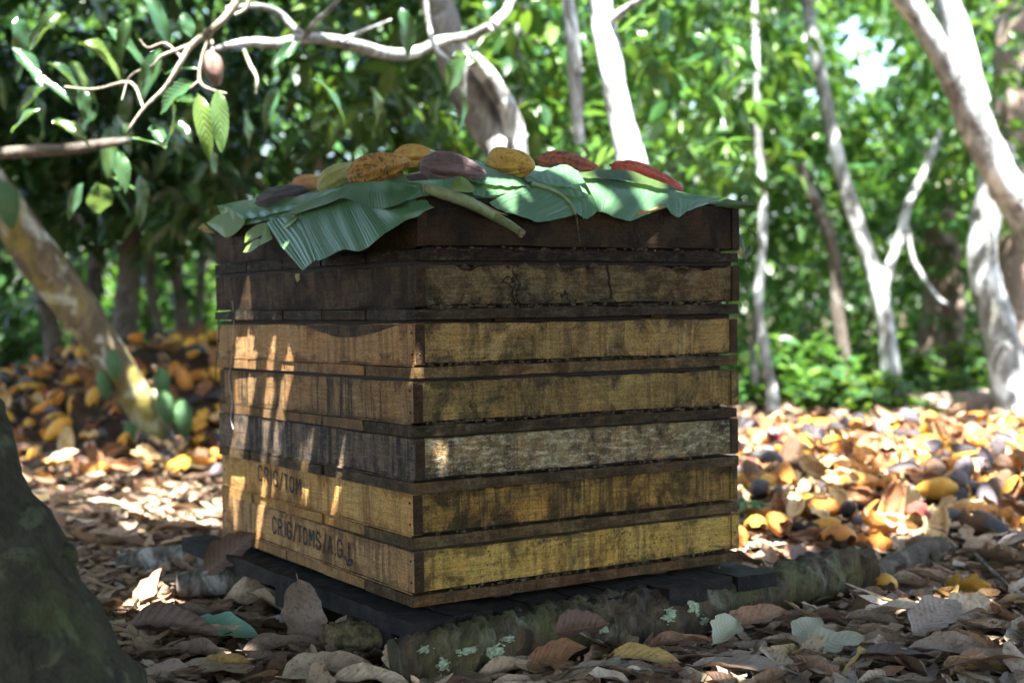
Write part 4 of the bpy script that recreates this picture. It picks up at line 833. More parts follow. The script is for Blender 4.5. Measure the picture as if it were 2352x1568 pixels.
one_leaf('yellow-ochre leaf right of the brown square one', 1480, 1505, -.2, .15, 'yellow-ochre', .12, .35, .05, .25, .045, .3)
one_leaf('curled reddish-brown leaf below the pallet\'s right end', 1735, 1415, .45, .19, 'rust-brown', .12, .4, .25, .2, .07, .5)
one_leaf('olive-tan leaf curled upward right of the log', 1670, 1440, .9, .13, 'pale greenish-grey', .2, .5, .4, .3, .07, .6)
one_leaf('pale flat square-looking leaf at lower right', 1910, 1470, .15, .15, 'pale greenish-grey', .05, .1, .15, .34, .05, .3)
one_leaf('second pale grey-green leaf above the square one', 1855, 1440, .9, .12, 'pale greenish-grey', .05, .2, .3, .3, .06, .2)
one_leaf('large grey leaf tilted upright at lower right', 2150, 1410, .7, .19, 'greyish-brown', .1, .3, .35, .27, .08, .5)
one_leaf('brown leaf with spread lobes at the right bottom', 2200, 1490, -.2, .20, 'greyish-brown', .1, .4, .05, .27, .05, .2)
one_leaf('sunlit white-edged curled leaf near the right yellow husk', 2240, 1395, .3, .16, 'pale tan', .2, .6, .1, .3, .06, .5, .2)
one_leaf('sunlit pinkish tan leaf patch below the small orange husk', 2090, 1395, -.1, .16, 'pale tan', .1, .3, .05, .3, .05)
one_leaf('brown leaf with curled end at the bottom right corner', 2290, 1510, .2, .18, 'rust-brown', .1, .4, .1, .25, .05)
one_leaf('long brown leaf at the bottom centre edge', 1440, 1530, .1, .21, 'greyish-brown', .1, .3, .0, .18, .035)
one_leaf('flat brown leaf at bottom centre-right', 1720, 1530, -.15, .22, 'greyish-brown', .08, .3, .02, .24, .045)
one_leaf('dim brown leaf lying right of the mossy log\'s middle', 1560, 1470, .3, .15, 'rust-brown', .1, .4, .15, .26, .06)
one_leaf('dark leaf at bottom right beneath the grey upright leaf', 2060, 1500, .1, .20, 'dark brown', .1, .3, .05, .25, .04)
one_leaf('sunlit red-brown leaf left of the pallet\'s far end', 420, 1210, .2, .20, 'rust-brown', .1, .3, .1, .28, .06)
one_leaf('bright bleached leaf on the sunlit ground at left', 230, 1150, .0, .21, 'pale tan', .1, .2, .05, .28, .05)
k = 0; colw = ['greyish-brown', 'pale tan', 'rust-brown', 'dark brown', 'yellow-ochre', 'greyish-brown', 'pale tan']
auto = []
for q in range(90):
    px = rnd.uniform(240, 2340); py = rnd.uniform(1400, 1560) if rnd.random() < .6 else rnd.uniform(1250, 1420)
    if (690 < px < 1980 and py < 1490) or px < 270: continue
    auto.append((px, py, rnd.choice(colw), rnd.uniform(.10, .18), rnd.random() < .5))
cc = {}
for a_ in auto:
    z_ = ('far left' if a_[0] < 480 else 'left' if a_[0] < 800 else 'middle' if a_[0] < 1500 else 'right' if a_[0] < 1950 else 'far right'); r_ = 'nearest rows' if a_[1] > 1490 else 'middle rows' if a_[1] > 1370 else 'back rows'
    cc.setdefault((a_[2], a_[4], z_, r_), []).append(a_)
for key, lst in cc.items():
    lst.sort()
    for i, a_ in enumerate(lst):
        one_leaf(f"{key[0]} {'curled' if key[1] else 'flat'} dry leaf{'' if len(lst) == 1 else ', '+ORD[i]}, {key[2]} of foreground, {key[3]}", a_[0], a_[1], rnd.uniform(0, 6.28), a_[3], a_[2], rnd.uniform(0, .2), .7 if a_[4] else .2, rnd.uniform(-.1, .3), rnd.uniform(.2, .3), .03, rnd.uniform(-.6, .6), .12)
# litter twigs
m = MB()
for q in range(160):
    d = rnd.uniform(2.4, 6); l = (rnd.uniform(0, 2400)-1176)/FPX*d; x, y = WL(l, d)
    if -.1 < x < 1 and -.1 < y < 1.2: continue
    z = float(ground_h(x, y))+.025; a_ = rnd.uniform(0, 6.28); L = rnd.uniform(.04, .16); r_ = rnd.uniform(.0008, .0025)
    tube(m, [(x, y, z), (x+math.cos(a_)*L*.5, y+math.sin(a_)*L*.5, z+rnd.uniform(-.005, .015)), (x+math.cos(a_+.2)*L, y+math.sin(a_+.2)*L, z)], [r_, r_, r_*.6], 5, 5, 0)
tag(m.build('litter_twigs', M_greylog), 'small broken twigs scattered through the leaf litter', 'twigs', kind='stuff')

# ------------------------------------------------------------------ trees
GREENS = [(0, (.012, .04, .016)), (.35, (.024, .07, .025)), (.65, (.04, .10, .03)), (.88, (.07, .14, .035)), (1, (.12, .18, .03))]
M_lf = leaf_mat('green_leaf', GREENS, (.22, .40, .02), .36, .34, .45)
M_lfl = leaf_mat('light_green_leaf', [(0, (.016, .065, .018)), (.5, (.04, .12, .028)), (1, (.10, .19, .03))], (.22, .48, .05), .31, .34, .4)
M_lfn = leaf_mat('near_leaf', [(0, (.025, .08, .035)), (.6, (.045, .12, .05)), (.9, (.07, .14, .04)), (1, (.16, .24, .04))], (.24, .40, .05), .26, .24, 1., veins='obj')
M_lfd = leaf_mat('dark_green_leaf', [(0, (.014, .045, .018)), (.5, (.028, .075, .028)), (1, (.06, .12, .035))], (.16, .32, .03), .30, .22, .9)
M_brn = leaf_mat('dead_hanging_leaf', [(0, (.18, .10, .06)), (1, (.30, .17, .10))], (.4, .2, .1), .3, .6, .3)
BK = {'white': bark_mat('pale_bark', (.44, .49, .52), (.11, .105, .10), (.76, .82, .86), .55, (.3, .3, .15), .05, 1.2, 1.),
      'grey': bark_mat('grey_lichen_bark', (.30, .32, .32), (.08, .075, .068), (.58, .63, .65), .6, (.16, .17, .05), .12, 1.3, 2.),
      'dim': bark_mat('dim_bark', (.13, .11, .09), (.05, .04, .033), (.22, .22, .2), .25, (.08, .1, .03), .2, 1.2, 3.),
      'mossy': bark_mat('yellow_moss_bark', (.17, .135, .085), (.06, .047, .03), (.46, .48, .43), .42, (.27, .23, .03), .46, 1.5, 5.),
      'dark': bark_mat('dark_mossy_bark', (.05, .044, .024), (.016, .014, .009), (.09, .10, .05), .2, (.05, .062, .014), .38, 3.2, 6.),
      'brown': bark_mat('brown_bark', (.25, .19, .155), (.14, .10, .08), (.38, .32, .28), .25, (.1, .1, .05), .05, 1., 7.),
      'twig': bark_mat('pale_twig_bark', (.42, .37, .30), (.20, .16, .12), (.55, .52, .46), .3, (.3, .32, .08), .25, 3., 8.)}
GAPS = ((1955, 75, 38, 45), (2000, 160, 52, 42), (1965, 230, 18, 14), (2040, 90, 22, 30), (1880, 50, 16, 16), (1760, 60, 12, 14), (1880, 205, 14, 14), (1815, 320, 12, 14), (1560, 140, 10, 10), (1840, 280, 12, 12), (2060, 230, 14, 16), (2090, 130, 16, 14), (1740, 130, 9, 9), (1640, 70, 9, 9), (1590, 300, 8, 8), (880, 330, 7, 7), (300, 200, 7, 7), (640, 180, 7, 7))
def sprays(mb, specs, mat_slot=0, Lr=(.14, .26), per=(6, 10), nt_=4, spread=.22):
    """specs: (x0,x1,y0,y1,d0,d1,n) in picture px and metres; each spray = leaves drooping round a twig"""
    PP, AX, NR, LL = [], [], [], []
    for (x0, x1, y0, y1, d0, d1, n_) in specs:
        for q in range(int(n_)):
            d = rnd.uniform(d0, d1); c = P(rnd.uniform(x0, x1), rnd.uniform(y0, y1), d)
            if c[2] < GZ+.1: continue
            if d > 8 and any(((u_-g0)/(g2*1.35))**2+((v_-g1)/(g3*1.35))**2 < 1 for u_, v_, _q in [to_px(c)] for g0, g1, g2, g3 in GAPS): continue
            th = rnd.uniform(0, 6.28); tw = np.array([math.cos(th), math.sin(th), rnd.uniform(-.6, .2)])
            for j in range(rnd.randint(*per)):
                s_ = rnd.uniform(-1, 1)*spread; p = c+tw*s_; a = th+rnd.uniform(-1.3, 1.3)
                PP.append(p); AX.append((math.cos(a), math.sin(a), rnd.uniform(-1.3, .15))); NR.append((rnd.gauss(0, .5), rnd.gauss(0, .5), 1)); LL.append(rnd.uniform(*Lr))
    LL = np.array(LL); leafcloud(mb, np.array(PP), np.array(AX), np.array(NR), LL, LL*rng.uniform(.15, .23, len(LL)), nt_, rng.uniform(.05, .35, len(LL)), rng.uniform(.05, .5, len(LL)), mat_slot)
def tree(label, bark, trunk, rad, limbs=(), crown=None, cmat=None, name='cocoa_tree', n=16, Lr=(.10, .20), group=None, lump=.05, extra=None):
    base = trunk[-1]; b3 = P(*base)
    e = thing(name, label, 'tree', tuple(b3), group)
    def put(m, nm, mats):
        o = m.build(nm, mats, e, loc=b3); o.location = (0, 0, 0); return o
    m = MB(); pts = [P(*q) for q in trunk]; g_ = pts[-1].copy(); gz = float(ground_h(g_[0], g_[1])); 
    rad = list(rad)
    up_ = pts[0]-pts[1]; up_ /= np.linalg.norm(up_); up_ = up_*.7+np.array([0, 0, .3])
    if trunk[0][1] < 300: pts = [pts[0]+up_*2.6+np.array([.15, .1, .2]), pts[0]+up_*1.2]+pts; rad = [rad[0]*.55, rad[0]*.85]+rad
    if g_[2] > gz-.05: pts.append(np.array([g_[0], g_[1], gz-.1])); rad = list(rad)+[rad[-1]*1.25]
    tube(m, pts, rad, n, None, lump, len(label), fine=.045); put(m, 'trunk', BK[bark])
    for lp, lr in limbs:
        m = MB(); tube(m, [P(*q) for q in lp], lr, 10, None, .06, len(lp)+lr[0]*50); put(m, 'branch', BK[bark])
    if crown:
        m = MB(); sprays(m, crown, 0, Lr); o = put(m, 'crown', cmat or M_lf); tag(o, kind='stuff')
    if extra: extra(e, b3, put)
    return e
TG = 'cocoa trees standing behind the trays'
def green_pods(e, b3, lst):
    M_gp = pod_mat('unripe_green_pod', (.03, .10, .03), (.045, .13, .04), (.10, .16, .06), .5, 3, .4, .5)
    for (px, py, d, L, yaw, wd) in lst:
        m = whole_pod(int(px), 20, 30, .06); o = m.build('green_pod', M_gp, e); Rm = np.array(Matrix.Rotation(yaw, 3, 'Z')@Matrix.Rotation(R(78), 3, 'Y')@Matrix.Diagonal((L, L*wd, L*wd)))
        M4 = Matrix(Rm.tolist()).to_4x4(); M4.translation = Vector(P(px, py, d)-b3); o.matrix_local = M4
        m = MB(); tube(m, [P(px, py-L*.42*FPX/d, d)-b3, P(px-20, py-L*.52*FPX/d, d+.06)-b3], [.008, .008], 6, 3); m.build('pod_stem', BK['mossy'], e)
# leaning mossy trunk with green pods (left)
tree('leaning mossy cocoa trunk bearing green pods, left of the trays', 'mossy', [(-130, 230, 6.6), (-60, 370, 6.65), (20, 490, 6.75), (110, 620, 6.85), (205, 745, 6.95), (290, 880, 7.05), (345, 970, 7.1), (385, 1065, 7.15)], [.085, .09, .095, .10, .095, .088, .082, .095],
     [([(350, 900, 7.15), (385, 965, 7.2), (415, 1020, 7.25), (445, 1075, 7.25)], [.05, .055, .06, .09])], None,
     extra=lambda e, b, put: green_pods(e, b, [(15, 470, 6.5, .22, .3, 1.25), (262, 838, 6.85, .15, .5, 1.25), (372, 880, 6.95, .16, 1., 1.2), (380, 935, 6.9, .17, .4, 1.2), (420, 962, 6.95, .20, .9, 1.15), (240, 885, 6.95, .15, .2, 1.1), (300, 1000, 7.0, .13, .2, 1.1)]))
# nearest trunk bottom left
def roots(e, b3, put):
    m = MB(); tube(m, [P(-60, 940, 2.5), P(-20, 1150, 2.42), P(10, 1350, 2.36), P(30, 1620, 2.3), P(40, 1850, 2.25)], [.05, .055, .06, .065, .08], 20, 40, .05, 3, fine=.03); put(m, 'root_buttress', BK['dark'])
    m = MB(); tube(m, [P(150, 1262, 2.35), P(166, 1270, 2.34), P(170, 1290, 2.34)], [.012, .009, .006], 8, 6, .2); put(m, 'bark_stub', BK['dark'])
tree('dark mossy tree base filling the bottom left corner', 'dark', [(-400, 200, 2.6), (-295, 700, 2.55), (-196, 960, 2.5), (-110, 1150, 2.46), (-43, 1350, 2.42), (12, 1560, 2.4), (50, 1720, 2.38)], [.10, .11, .11, .125, .15, .185, .22], name='tree', n=64, lump=.07, extra=roots,
     limbs=[])
# trunk B with the long bare horizontal bough
tree('pale forked trunk behind the golden pod with long bare bough', 'grey', [(985, -60, 6.3), (1010, 20, 6.35), (1035, 110, 6.4), (1070, 200, 6.45), (1115, 280, 6.5), (1160, 350, 6.5), (1185, 460, 6.5), (1195, 700, 6.5), (1200, 950, 6.5)], [.07, .075, .08, .085, .085, .085, .09, .095, .11],
     [([(1085, 135, 6.3), (1120, 175, 6.35), (1160, 240, 6.4), (1180, 300, 6.45), (1190, 380, 6.45)], [.04, .045, .045, .05, .05]),
      ([(1130, 60, 6.0), (1075, 85, 6.1), (1010, 95, 6.1), (960, 118, 6.0), (900, 125, 5.8), (830, 108, 5.6), (760, 92, 5.5), (700, 88, 5.4), (640, 100, 5.3), (560, 98, 5.2), (480, 118, 5.1)], [.020, .022, .023, .024, .025, .024, .023, .022, .019, .016, .010]),
      ([(700, 88, 5.4), (670, 60, 5.4), (640, 30, 5.4), (590, 14, 5.3), (520, 20, 5.2)], [.017, .016, .015, .012, .008]),
      ([(1130, 60, 6.0), (1160, 30, 6.1), (1180, -10, 6.2)], [.025, .02, .018]),
      ([(975, -20, 5.2), (985, 60, 5.2), (1000, 110, 5.15), (1030, 138, 5.1)], [.012, .011, .009, .006]),
      ([(700, 88, 5.4), (720, 55, 5.3), (760, 20, 5.2), (790, -20, 5.2)], [.012, .011, .009, .008]),
      ([(790, 92, 5.5), (840, 70, 5.5), (900, 45, 5.5)], [.009, .007, .004])],
     [(700, 1250, -60, 330, 6.6, 8.5, 70)], M_lf, group=TG)
# trunk A, white
tree('bright white sunlit trunk rising behind the right half of the stack', 'white', [(1375, -60, 6.0), (1385, 40, 6.0), (1398, 120, 6.0), (1415, 220, 6.0), (1436, 310, 6.0), (1452, 385, 6.0), (1465, 520, 6.0), (1470, 800, 6.0), (1475, 1100, 6.0)], [.045, .048, .052, .054, .058, .064, .07, .075, .09],
     [([(1300, -30, 6.9), (1312, 60, 6.9), (1318, 130, 6.9), (1330, 330, 7.0)], [.03, .035, .035, .03]), ([(1385, 60, 6.0), (1440, 20, 5.9), (1500, -20, 5.8)], [.022, .017, .012])],
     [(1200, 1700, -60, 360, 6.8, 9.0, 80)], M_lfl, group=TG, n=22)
tree('slender grey trunk leaning left, right of the tray stack', 'grey', [(1845, -60, 10.5), (1870, 100, 10.5), (1895, 230, 10.5), (1925, 370, 10.5), (1960, 490, 10.5), (1995, 590, 10.5), (2025, 690, 10.5), (2040, 800, 10.5), (2048, 930, 10.5)], [.042, .046, .05, .055, .06, .065, .065, .068, .075],
     [([(2022, 700, 10.5), (2040, 620, 10.5), (2070, 540, 10.6), (2085, 470, 10.6), (2130, 380, 10.7), (2160, 300, 10.8)], [.042, .038, .036, .033, .03, .024]), ([(2085, 520, 10.6), (2100, 600, 10.5), (2150, 680, 10.4), (2180, 700, 10.4)], [.018, .018, .018, .015])],
     [(1700, 2250, 130, 520, 10.9, 13, 150), (1650, 2200, -60, 130, 10.8, 12, 60)], M_lfl, group=TG)
tree('thin twisted dark trunk beside the right edge of the stack', 'dim', [(1835, 380, 10.8), (1870, 460, 10.8), (1905, 540, 10.8), (1918, 620, 10.8), (1925, 720, 10.8), (1940, 830, 10.8), (1950, 930, 10.8)], [.04, .045, .05, .05, .05, .05, .06], [], [(1750, 1990, 250, 560, 11.1, 12.5, 60)], M_lf, group=TG)
tree('thinnest pale stem close to the right edge of the stack', 'grey', [(1738, 200, 9.8), (1742, 340, 9.8), (1752, 450, 9.8), (1750, 560, 9.8), (1742, 700, 9.8), (1755, 800, 9.8), (1775, 920, 9.8)], [.024, .026, .03, .03, .032, .036, .045], [([(1742, 700, 9.8), (1728, 790, 9.9), (1735, 880, 9.9)], [.02, .022, .026])], [(1650, 1850, 60, 420, 10.2, 12, 60)], M_lfl, group=TG)
# trunk D big forked at right
tree('large white-barked forked tree at the right edge', 'white', [(2035, -80, 7.6), (2110, 40, 7.7), (2170, 140, 7.8), (2225, 250, 7.9), (2270, 350, 8.0), (2320, 440, 8.1), (2390, 560, 8.2), (2440, 700, 8.2), (2470, 900, 8.2), (2480, 1090, 8.2)], [.058, .062, .07, .09, .095, .10, .11, .12, .14, .17],
     [([(2140, -80, 7.9), (2190, 40, 7.9), (2215, 140, 7.9), (2245, 240, 7.95)], [.06, .065, .07, .075])], [(2150, 2500, -80, 200, 8.5, 11, 40)], M_lf, n=24, group=TG)
tree('pale lichen-spotted trunk rising behind the husk heap at right', 'grey', [(2300, 330, 9.6), (2272, 460, 9.6), (2258, 560, 9.6), (2262, 640, 9.6), (2290, 740, 9.6), (2310, 830, 9.6), (2322, 940, 9.6)], [.10, .10, .095, .10, .11, .12, .13], [], [(2150, 2420, 250, 560, 10, 13, 40)], M_lf, n=20, group=TG)
tree('massive brown trunk at the far right behind the pale ones', 'brown', [(2350, -80, 12), (2345, 200, 12), (2340, 500, 12), (2335, 800, 12), (2330, 900, 12)], [.22, .23, .23, .25, .3], name='tree', n=24)
tree('brown dappled trunk half hidden in leaves, right background', 'brown', [(2150, 340, 13), (2160, 450, 13), (2165, 600, 13), (2160, 720, 13), (2155, 860, 13)], [.10, .13, .17, .18, .2], [([(2190, 560, 12.8), (2200, 700, 12.8), (2195, 840, 12.8)], [.05, .06, .06])], [(2080, 2300, 260, 520, 11.5, 14, 40)], M_lf, name='tree')
# dim trunks left background
for (lab, pts, rad) in (('dim crooked trunk with a forked top, left background', [(365, 350, 9.0), (330, 430, 9.0), (312, 520, 9.0), (298, 620, 9.1), (290, 720, 9.1), (275, 860, 9.1)], [.06, .065, .07, .075, .085, .1]),
                        ('slim dim trunk just left of the tray stack', [(395, 540, 11), (405, 620, 11), (418, 720, 11), (425, 830, 11)], [.045, .05, .06, .07]),
                        ('thin dark stem between the dim trunks at left', [(350, 560, 10), (345, 660, 10), (365, 760, 10), (372, 850, 10)], [.03, .035, .035, .045]),
                        ('dark stem behind the leaning trunk\'s middle', [(225, 560, 10.5), (215, 660, 10.5), (190, 760, 10.5), (180, 880, 10.5)], [.05, .06, .07, .09]),
                        ('dark leaning stem at the left frame edge', [(60, 560, 10), (95, 660, 10), (118, 760, 10), (130, 880, 10)], [.05, .055, .06, .09]),
                        ('thin stem close behind the top left tray corner', [(470, 520, 12), (462, 620, 12), (455, 740, 12), (452, 850, 12)], [.04, .04, .045, .05])):
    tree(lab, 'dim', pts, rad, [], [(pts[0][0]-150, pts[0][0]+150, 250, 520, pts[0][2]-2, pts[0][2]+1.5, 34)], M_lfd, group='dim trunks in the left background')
for (lab, pts, rad) in (('pale upright stem behind the white trunk', [(1330, -60, 9.5), (1325, 120, 9.5), (1322, 360, 9.5), (1320, 900, 9.5)], [.05, .05, .055, .07]),
                        ('grey bent trunk seen above the golden pod', [(1235, -60, 9), (1205, 40, 9), (1195, 200, 9), (1200, 900, 9)], [.05, .045, .04, .06])):
    tree(lab, 'grey', pts, rad, [], [(pts[0][0]-160, pts[0][0]+160, -60, 330, 8.6, 12, 40)], M_lfl, group=TG)
# fallen trunk behind right heap
m = MB(); tube(m, [P(1895, 945, 10.3), P(1990, 940, 10.3), P(2090, 944, 10.2), P(2190, 938, 10.1), P(2270, 925, 10.0), P(2296, 912, 10.0)], [.07, .105, .115, .115, .10, .06], 18, 40, .06, 2, fine=.03)
tag(m.build('fallen_log', BK['brown']), 'fallen brown log lying behind the right-hand husk heap', 'log')
# dark horizontal bough upper left
m = MB(); tube(m, [P(-60, 358, 5.6), P(60, 348, 5.6), P(160, 342, 5.65), P(240, 330, 5.7), P(300, 322, 5.7)], [.025, .024, .022, .02, .012], 10, 24, .05, 1)
tag(m.build('dark_bough', BK['dim']), 'dark horizontal bough crossing the left frame edge', 'branch')

# near leafy bough hanging into the top left, every leaf a part
bo = thing('leafy_bough', 'bare-looking forked bough with big sunlit leaves, upper left', 'branch', tuple(P(560, -20, 4.3)))
b0 = P(560, -20, 4.3)
def bput(m, nm, mt, uv=None):
    o = m.build(nm, mt, bo, True, uv, loc=b0); o.location = (0, 0, 0); return o
for pts, rr_ in (([(560, -30, 4.3), (530, 25, 4.3), (490, 65, 4.3), (445, 100, 4.3), (420, 135, 4.3), (380, 200, 4.3), (330, 250, 4.3), (290, 305, 4.3)], [.014, .013, .012, .010, .009, .007, .006, .003]),
                 ([(490, 65, 4.3), (465, 130, 4.3), (458, 185, 4.3), (480, 205, 4.3), (520, 215, 4.3)], [.007, .006, .006, .005, .003]), ([(445, 100, 4.3), (400, 118, 4.3), (370, 130, 4.3), (352, 150, 4.3)], [.007, .006, .005, .003]),
                 ([(458, 185, 4.3), (430, 205, 4.3), (400, 190, 4.3)], [.004, .003, .002]), ([(575, -20, 4.3), (565, 20, 4.3), (540, 35, 4.3)], [.008, .007, .006]), ([(420, 135, 4.35), (380, 100, 4.4), (340, 110, 4.4), (320, 90, 4.4)], [.005, .004, .003, .002]),
                 ([(560, 115, 4.9), (575, 150, 4.85), (590, 180, 4.8), (588, 215, 4.8)], [.006, .007, .005, .002]), ([(330, 250, 4.3), (300, 190, 4.5), (220, 205, 4.6), (150, 200, 4.7)], [.004, .005, .004, .003]), ([(352, 150, 4.3), (300, 175, 4.4), (280, 230, 4.4)], [.003, .003, .002])):
    m = MB(); tube(m, [P(*q) for q in pts], rr_, 8, None, .05, len(pts)); bput(m, 'twig', BK['twig'])
def bleaf(px, py, d, dx, dy, L, wd=.2, face=.6, droop=.15, fold=.3, mat=None, z=0.):
    L *= rnd.uniform(.7, .95); wd *= rnd.uniform(.75, 1.25); droop += rnd.uniform(-.1, .35); fold += rnd.uniform(-.2, .5); z += rnd.uniform(-.5, .5)
    a = VR*dx-VU*dy+VD*z; a /= np.linalg.norm(a); side = np.cross(a, VD); nr = -VD*face+np.array([0, 0, 1.])*(1-face)+.15*side
    m = MB(); uv = []; leafcloud(m, P(px, py, d)[None], a[None], nr[None], np.array([L]), np.array([L*wd]), 10, droop, fold, 0, uv, .2); bput(m, 'leaf', mat or M_lfn, uv[0])
for q in [(455, 215, 4.25, .25, 1, .20, .19, .7), (500, 205, 4.25, .1, 1, .22, .17, .6), (445, 190, 4.25, -.9, .5, .16, .22, .5), (355, 118, 4.3, -.45, 1, .15, .2, .6), (290, 318, 4.3, 1, .02, .15, .13, .3), (395, 235, 4.3, .05, 1, .17, .14, .3), (190, 205, 4.5, .1, 1, .13, .3, .6),
          (110, 145, 4.7, 1, .5, .2, .2, .4), (60, 180, 4.8, 1, .15, .2, .15, .3), (270, 345, 4.5, .3, 1, .17, .2, .5), (690, 95, 4.6, -.75, .7, .15, .23, .5), (1075, 130, 4.7, -.8, .85, .20, .26, .5), (1040, 128, 4.75, 1, -.1, .11, .2, .3), (720, 180, 4.9, 1, .6, .22, .2, .4),
          (1055, 200, 4.9, .3, 1, .2, .18, .2), (240, 60, 5, .8, .7, .25, .2, .5), (150, 30, 5, -.6, .7, .24, .2, .3), (40, 40, 5, .3, 1, .2, .25, .3), (330, -20, 5., .6, .8, .25, .2, .5), (420, 30, 5.1, .4, 1, .12, .25, .5), (225, 420, 5.2, 0, 1, .15, .36, .5, 0), (190, 420, 5.2, -.6, 1, .2, .16, .5),
          (255, 405, 5.2, 1, .4, .13, .2, .3), (120, 280, 5, .7, .3, .2, .25, .4), (320, 400, 5.1, .1, 1, .2, .18, .2), (1010, 220, 5.2, -.3, 1, .12, .3, .3), (480, 340, 4.9, .3, .9, .12, .2, .2), (345, 290, 4.4, .6, .7, .14, .25, .4), (380, 170, 4.5, .7, -.4, .13, .2, .3),
          (90, 250, 4.7, -.8, .4, .2, .2, .4), (30, 110, 4.8, .6, .6, .22, .2, .4), (180, 100, 4.9, .9, .3, .22, .2, .4), (300, 40, 4.9, -.3, 1, .2, .22, .4), (560, 250, 5.4, .3, 1, .2, .2, .3), (640, 200, 5.5, -.4, 1, .2, .22, .4), (850, 200, 5.6, .5, 1, .2, .22, .4), (920, 20, 5.4, .3, 1, .2, .2, .4)]:
    bleaf(*q)
for q in range(34):
    bleaf(rnd.uniform(-20, 560), rnd.uniform(-30, 330), rnd.uniform(5.6, 7.2), rnd.uniform(-1, 1), rnd.uniform(-.1, 1), rnd.uniform(.16, .27), rnd.uniform(.17, .25), rnd.uniform(.2, .6), rnd.uniform(0, .3), mat=rnd.choice([M_lfn, M_lfd, M_lfd]))
m = whole_pod(5, 20, 24); o = m.build('dried_pod', pod_mat('dried_pod_skin', (.34, .2, .16), (.24, .14, .11), (.1, .06, .05), .4), bo); M4 = (Matrix.Rotation(R(75), 4, 'Y')@Matrix.Diagonal((.12, .16, .16, 1))); M4.translation = Vector(P(490, 158, 4.7)-b0); o.matrix_local = M4
m = MB(); tube(m, [P(487, 95, 5.0), P(489, 122, 4.75), P(490, 140, 4.7)], [.005, .004, .004], 6, 5); bput(m, 'twig', BK['twig'])

# ------------------------------------------------------------------ thicket, shrubs, undergrowth
def cloud(name, label, cat, specs, mat, Lr, per=(5, 9), nt_=3, kind='stuff', spread=.25):
    m = MB(); sprays(m, specs, 0, Lr, per, nt_, spread); return tag(m.build(name, mat), label, cat, kind=kind)
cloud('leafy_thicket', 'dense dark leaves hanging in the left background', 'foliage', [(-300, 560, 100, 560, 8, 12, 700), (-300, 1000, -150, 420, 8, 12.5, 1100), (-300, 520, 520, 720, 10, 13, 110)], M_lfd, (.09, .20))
cloud('leafy_thicket', 'leafy middle background above the trays', 'foliage', [(900, 1800, -150, 420, 9, 14, 850)], M_lf, (.09, .19))
cloud('leafy_thicket', 'leafy right background between the pale trunks', 'foliage', [(1650, 2650, -150, 640, 11.8, 16, 1300), (1650, 2650, 560, 820, 12.5, 16, 420)], M_lf, (.08, .17))
# far wood closing the view, with the sky gaps the photograph shows
def far_wood(N, d0, d1, mat, label, gaps=True, zmax=5.):
    m = MB(); d = rng.uniform(d0, d1, N); px = rng.uniform(-1100, 3450, N); l = (px-1176)/FPX*d; x, y = WL(l, d); z = GZ+rng.random(N)**.9*zmax
    u, v, _ = to_px(np.stack([x, y, z], -1))
    k_ = np.ones(N, bool)
    if gaps:
        for (gx, gy, rx, ry) in GAPS:
            k_ &= ((u-gx)/rx)**2+((v-gy)/ry)**2 > 1
    x, y, z = x[k_], y[k_], z[k_]; n_ = len(x); th = rng.uniform(0, 6.28, n_); L = rng.uniform(.13, .28, n_)
    ax = np.stack([np.cos(th), np.sin(th), rng.uniform(-1.1, .2, n_)], -1); nr = np.stack([rng.normal(0, .5, n_), rng.normal(0, .5, n_), np.ones(n_)], -1)
    leafcloud(m, np.stack([x, y, z], -1), ax, nr, L, L*rng.uniform(.2, .3, n_), 3, .2, .3); return tag(m.build('far_wood', mat), label, 'wood', kind='stuff')
far_wood(46000, 14.5, 21, M_lfl, 'sunlit far leaves closing the view behind the trees')
far_wood(34000, 21, 27, M_lf, 'farthest green woodland behind everything', zmax=6.5)
# remove near foliage from the gap towards the sky is handled by keeping clusters sparse there
def shrub(label, px, d, hgt, spread_, n_, mat, group=None):
    g_ = WL((px-1176)/FPX*d, d); b3 = np.array([g_[0], g_[1], float(ground_h(*g_))]); e = thing('shrub', label, 'shrub', tuple(b3), group); m = MB(); PP = []; AX = []; NR = []; LL = []
    st_ = MB()
    for q in range(n_):
        a = rnd.uniform(0, 6.28); r_ = abs(rnd.gauss(0, spread_*.5)); h = hgt*rnd.uniform(.25, 1)*(1-.4*(r_/spread_)); tip = np.array([math.cos(a)*r_, math.sin(a)*r_, h])
        tube(st_, [(0, 0, -.05), tip*np.array([.4, .4, .6]), tip], [.006, .005, .003], 5, 5, 0)
        for j in range(7):
            th = rnd.uniform(0, 6.28); s_ = rnd.uniform(.45, 1.); PP.append(tip*s_); AX.append((math.cos(th), math.sin(th), rnd.uniform(-.5, .7))); NR.append((rnd.gauss(0, .4), rnd.gauss(0, .4), 1)); LL.append(rnd.uniform(.08, .17))
    LL = np.array(LL); leafcloud(m, np.array(PP), np.array(AX), np.array(NR), LL, LL*.24, 4, .2, .3); tag(m.build('foliage', mat, e), kind='stuff'); tag(st_.build('stem', BK['dim'], e), kind='stuff')
SG = 'green shrubs under the trees at right'
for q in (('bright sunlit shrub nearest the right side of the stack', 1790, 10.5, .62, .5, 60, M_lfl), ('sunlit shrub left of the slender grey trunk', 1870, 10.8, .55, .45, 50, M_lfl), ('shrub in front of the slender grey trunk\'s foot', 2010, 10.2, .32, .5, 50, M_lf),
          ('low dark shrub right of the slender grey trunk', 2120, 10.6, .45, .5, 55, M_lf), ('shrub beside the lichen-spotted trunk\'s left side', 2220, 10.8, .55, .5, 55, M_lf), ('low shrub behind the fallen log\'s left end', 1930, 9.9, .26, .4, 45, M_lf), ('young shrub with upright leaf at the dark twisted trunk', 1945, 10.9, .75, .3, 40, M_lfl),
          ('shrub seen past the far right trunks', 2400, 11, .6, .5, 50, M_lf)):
    shrub(*q, SG)
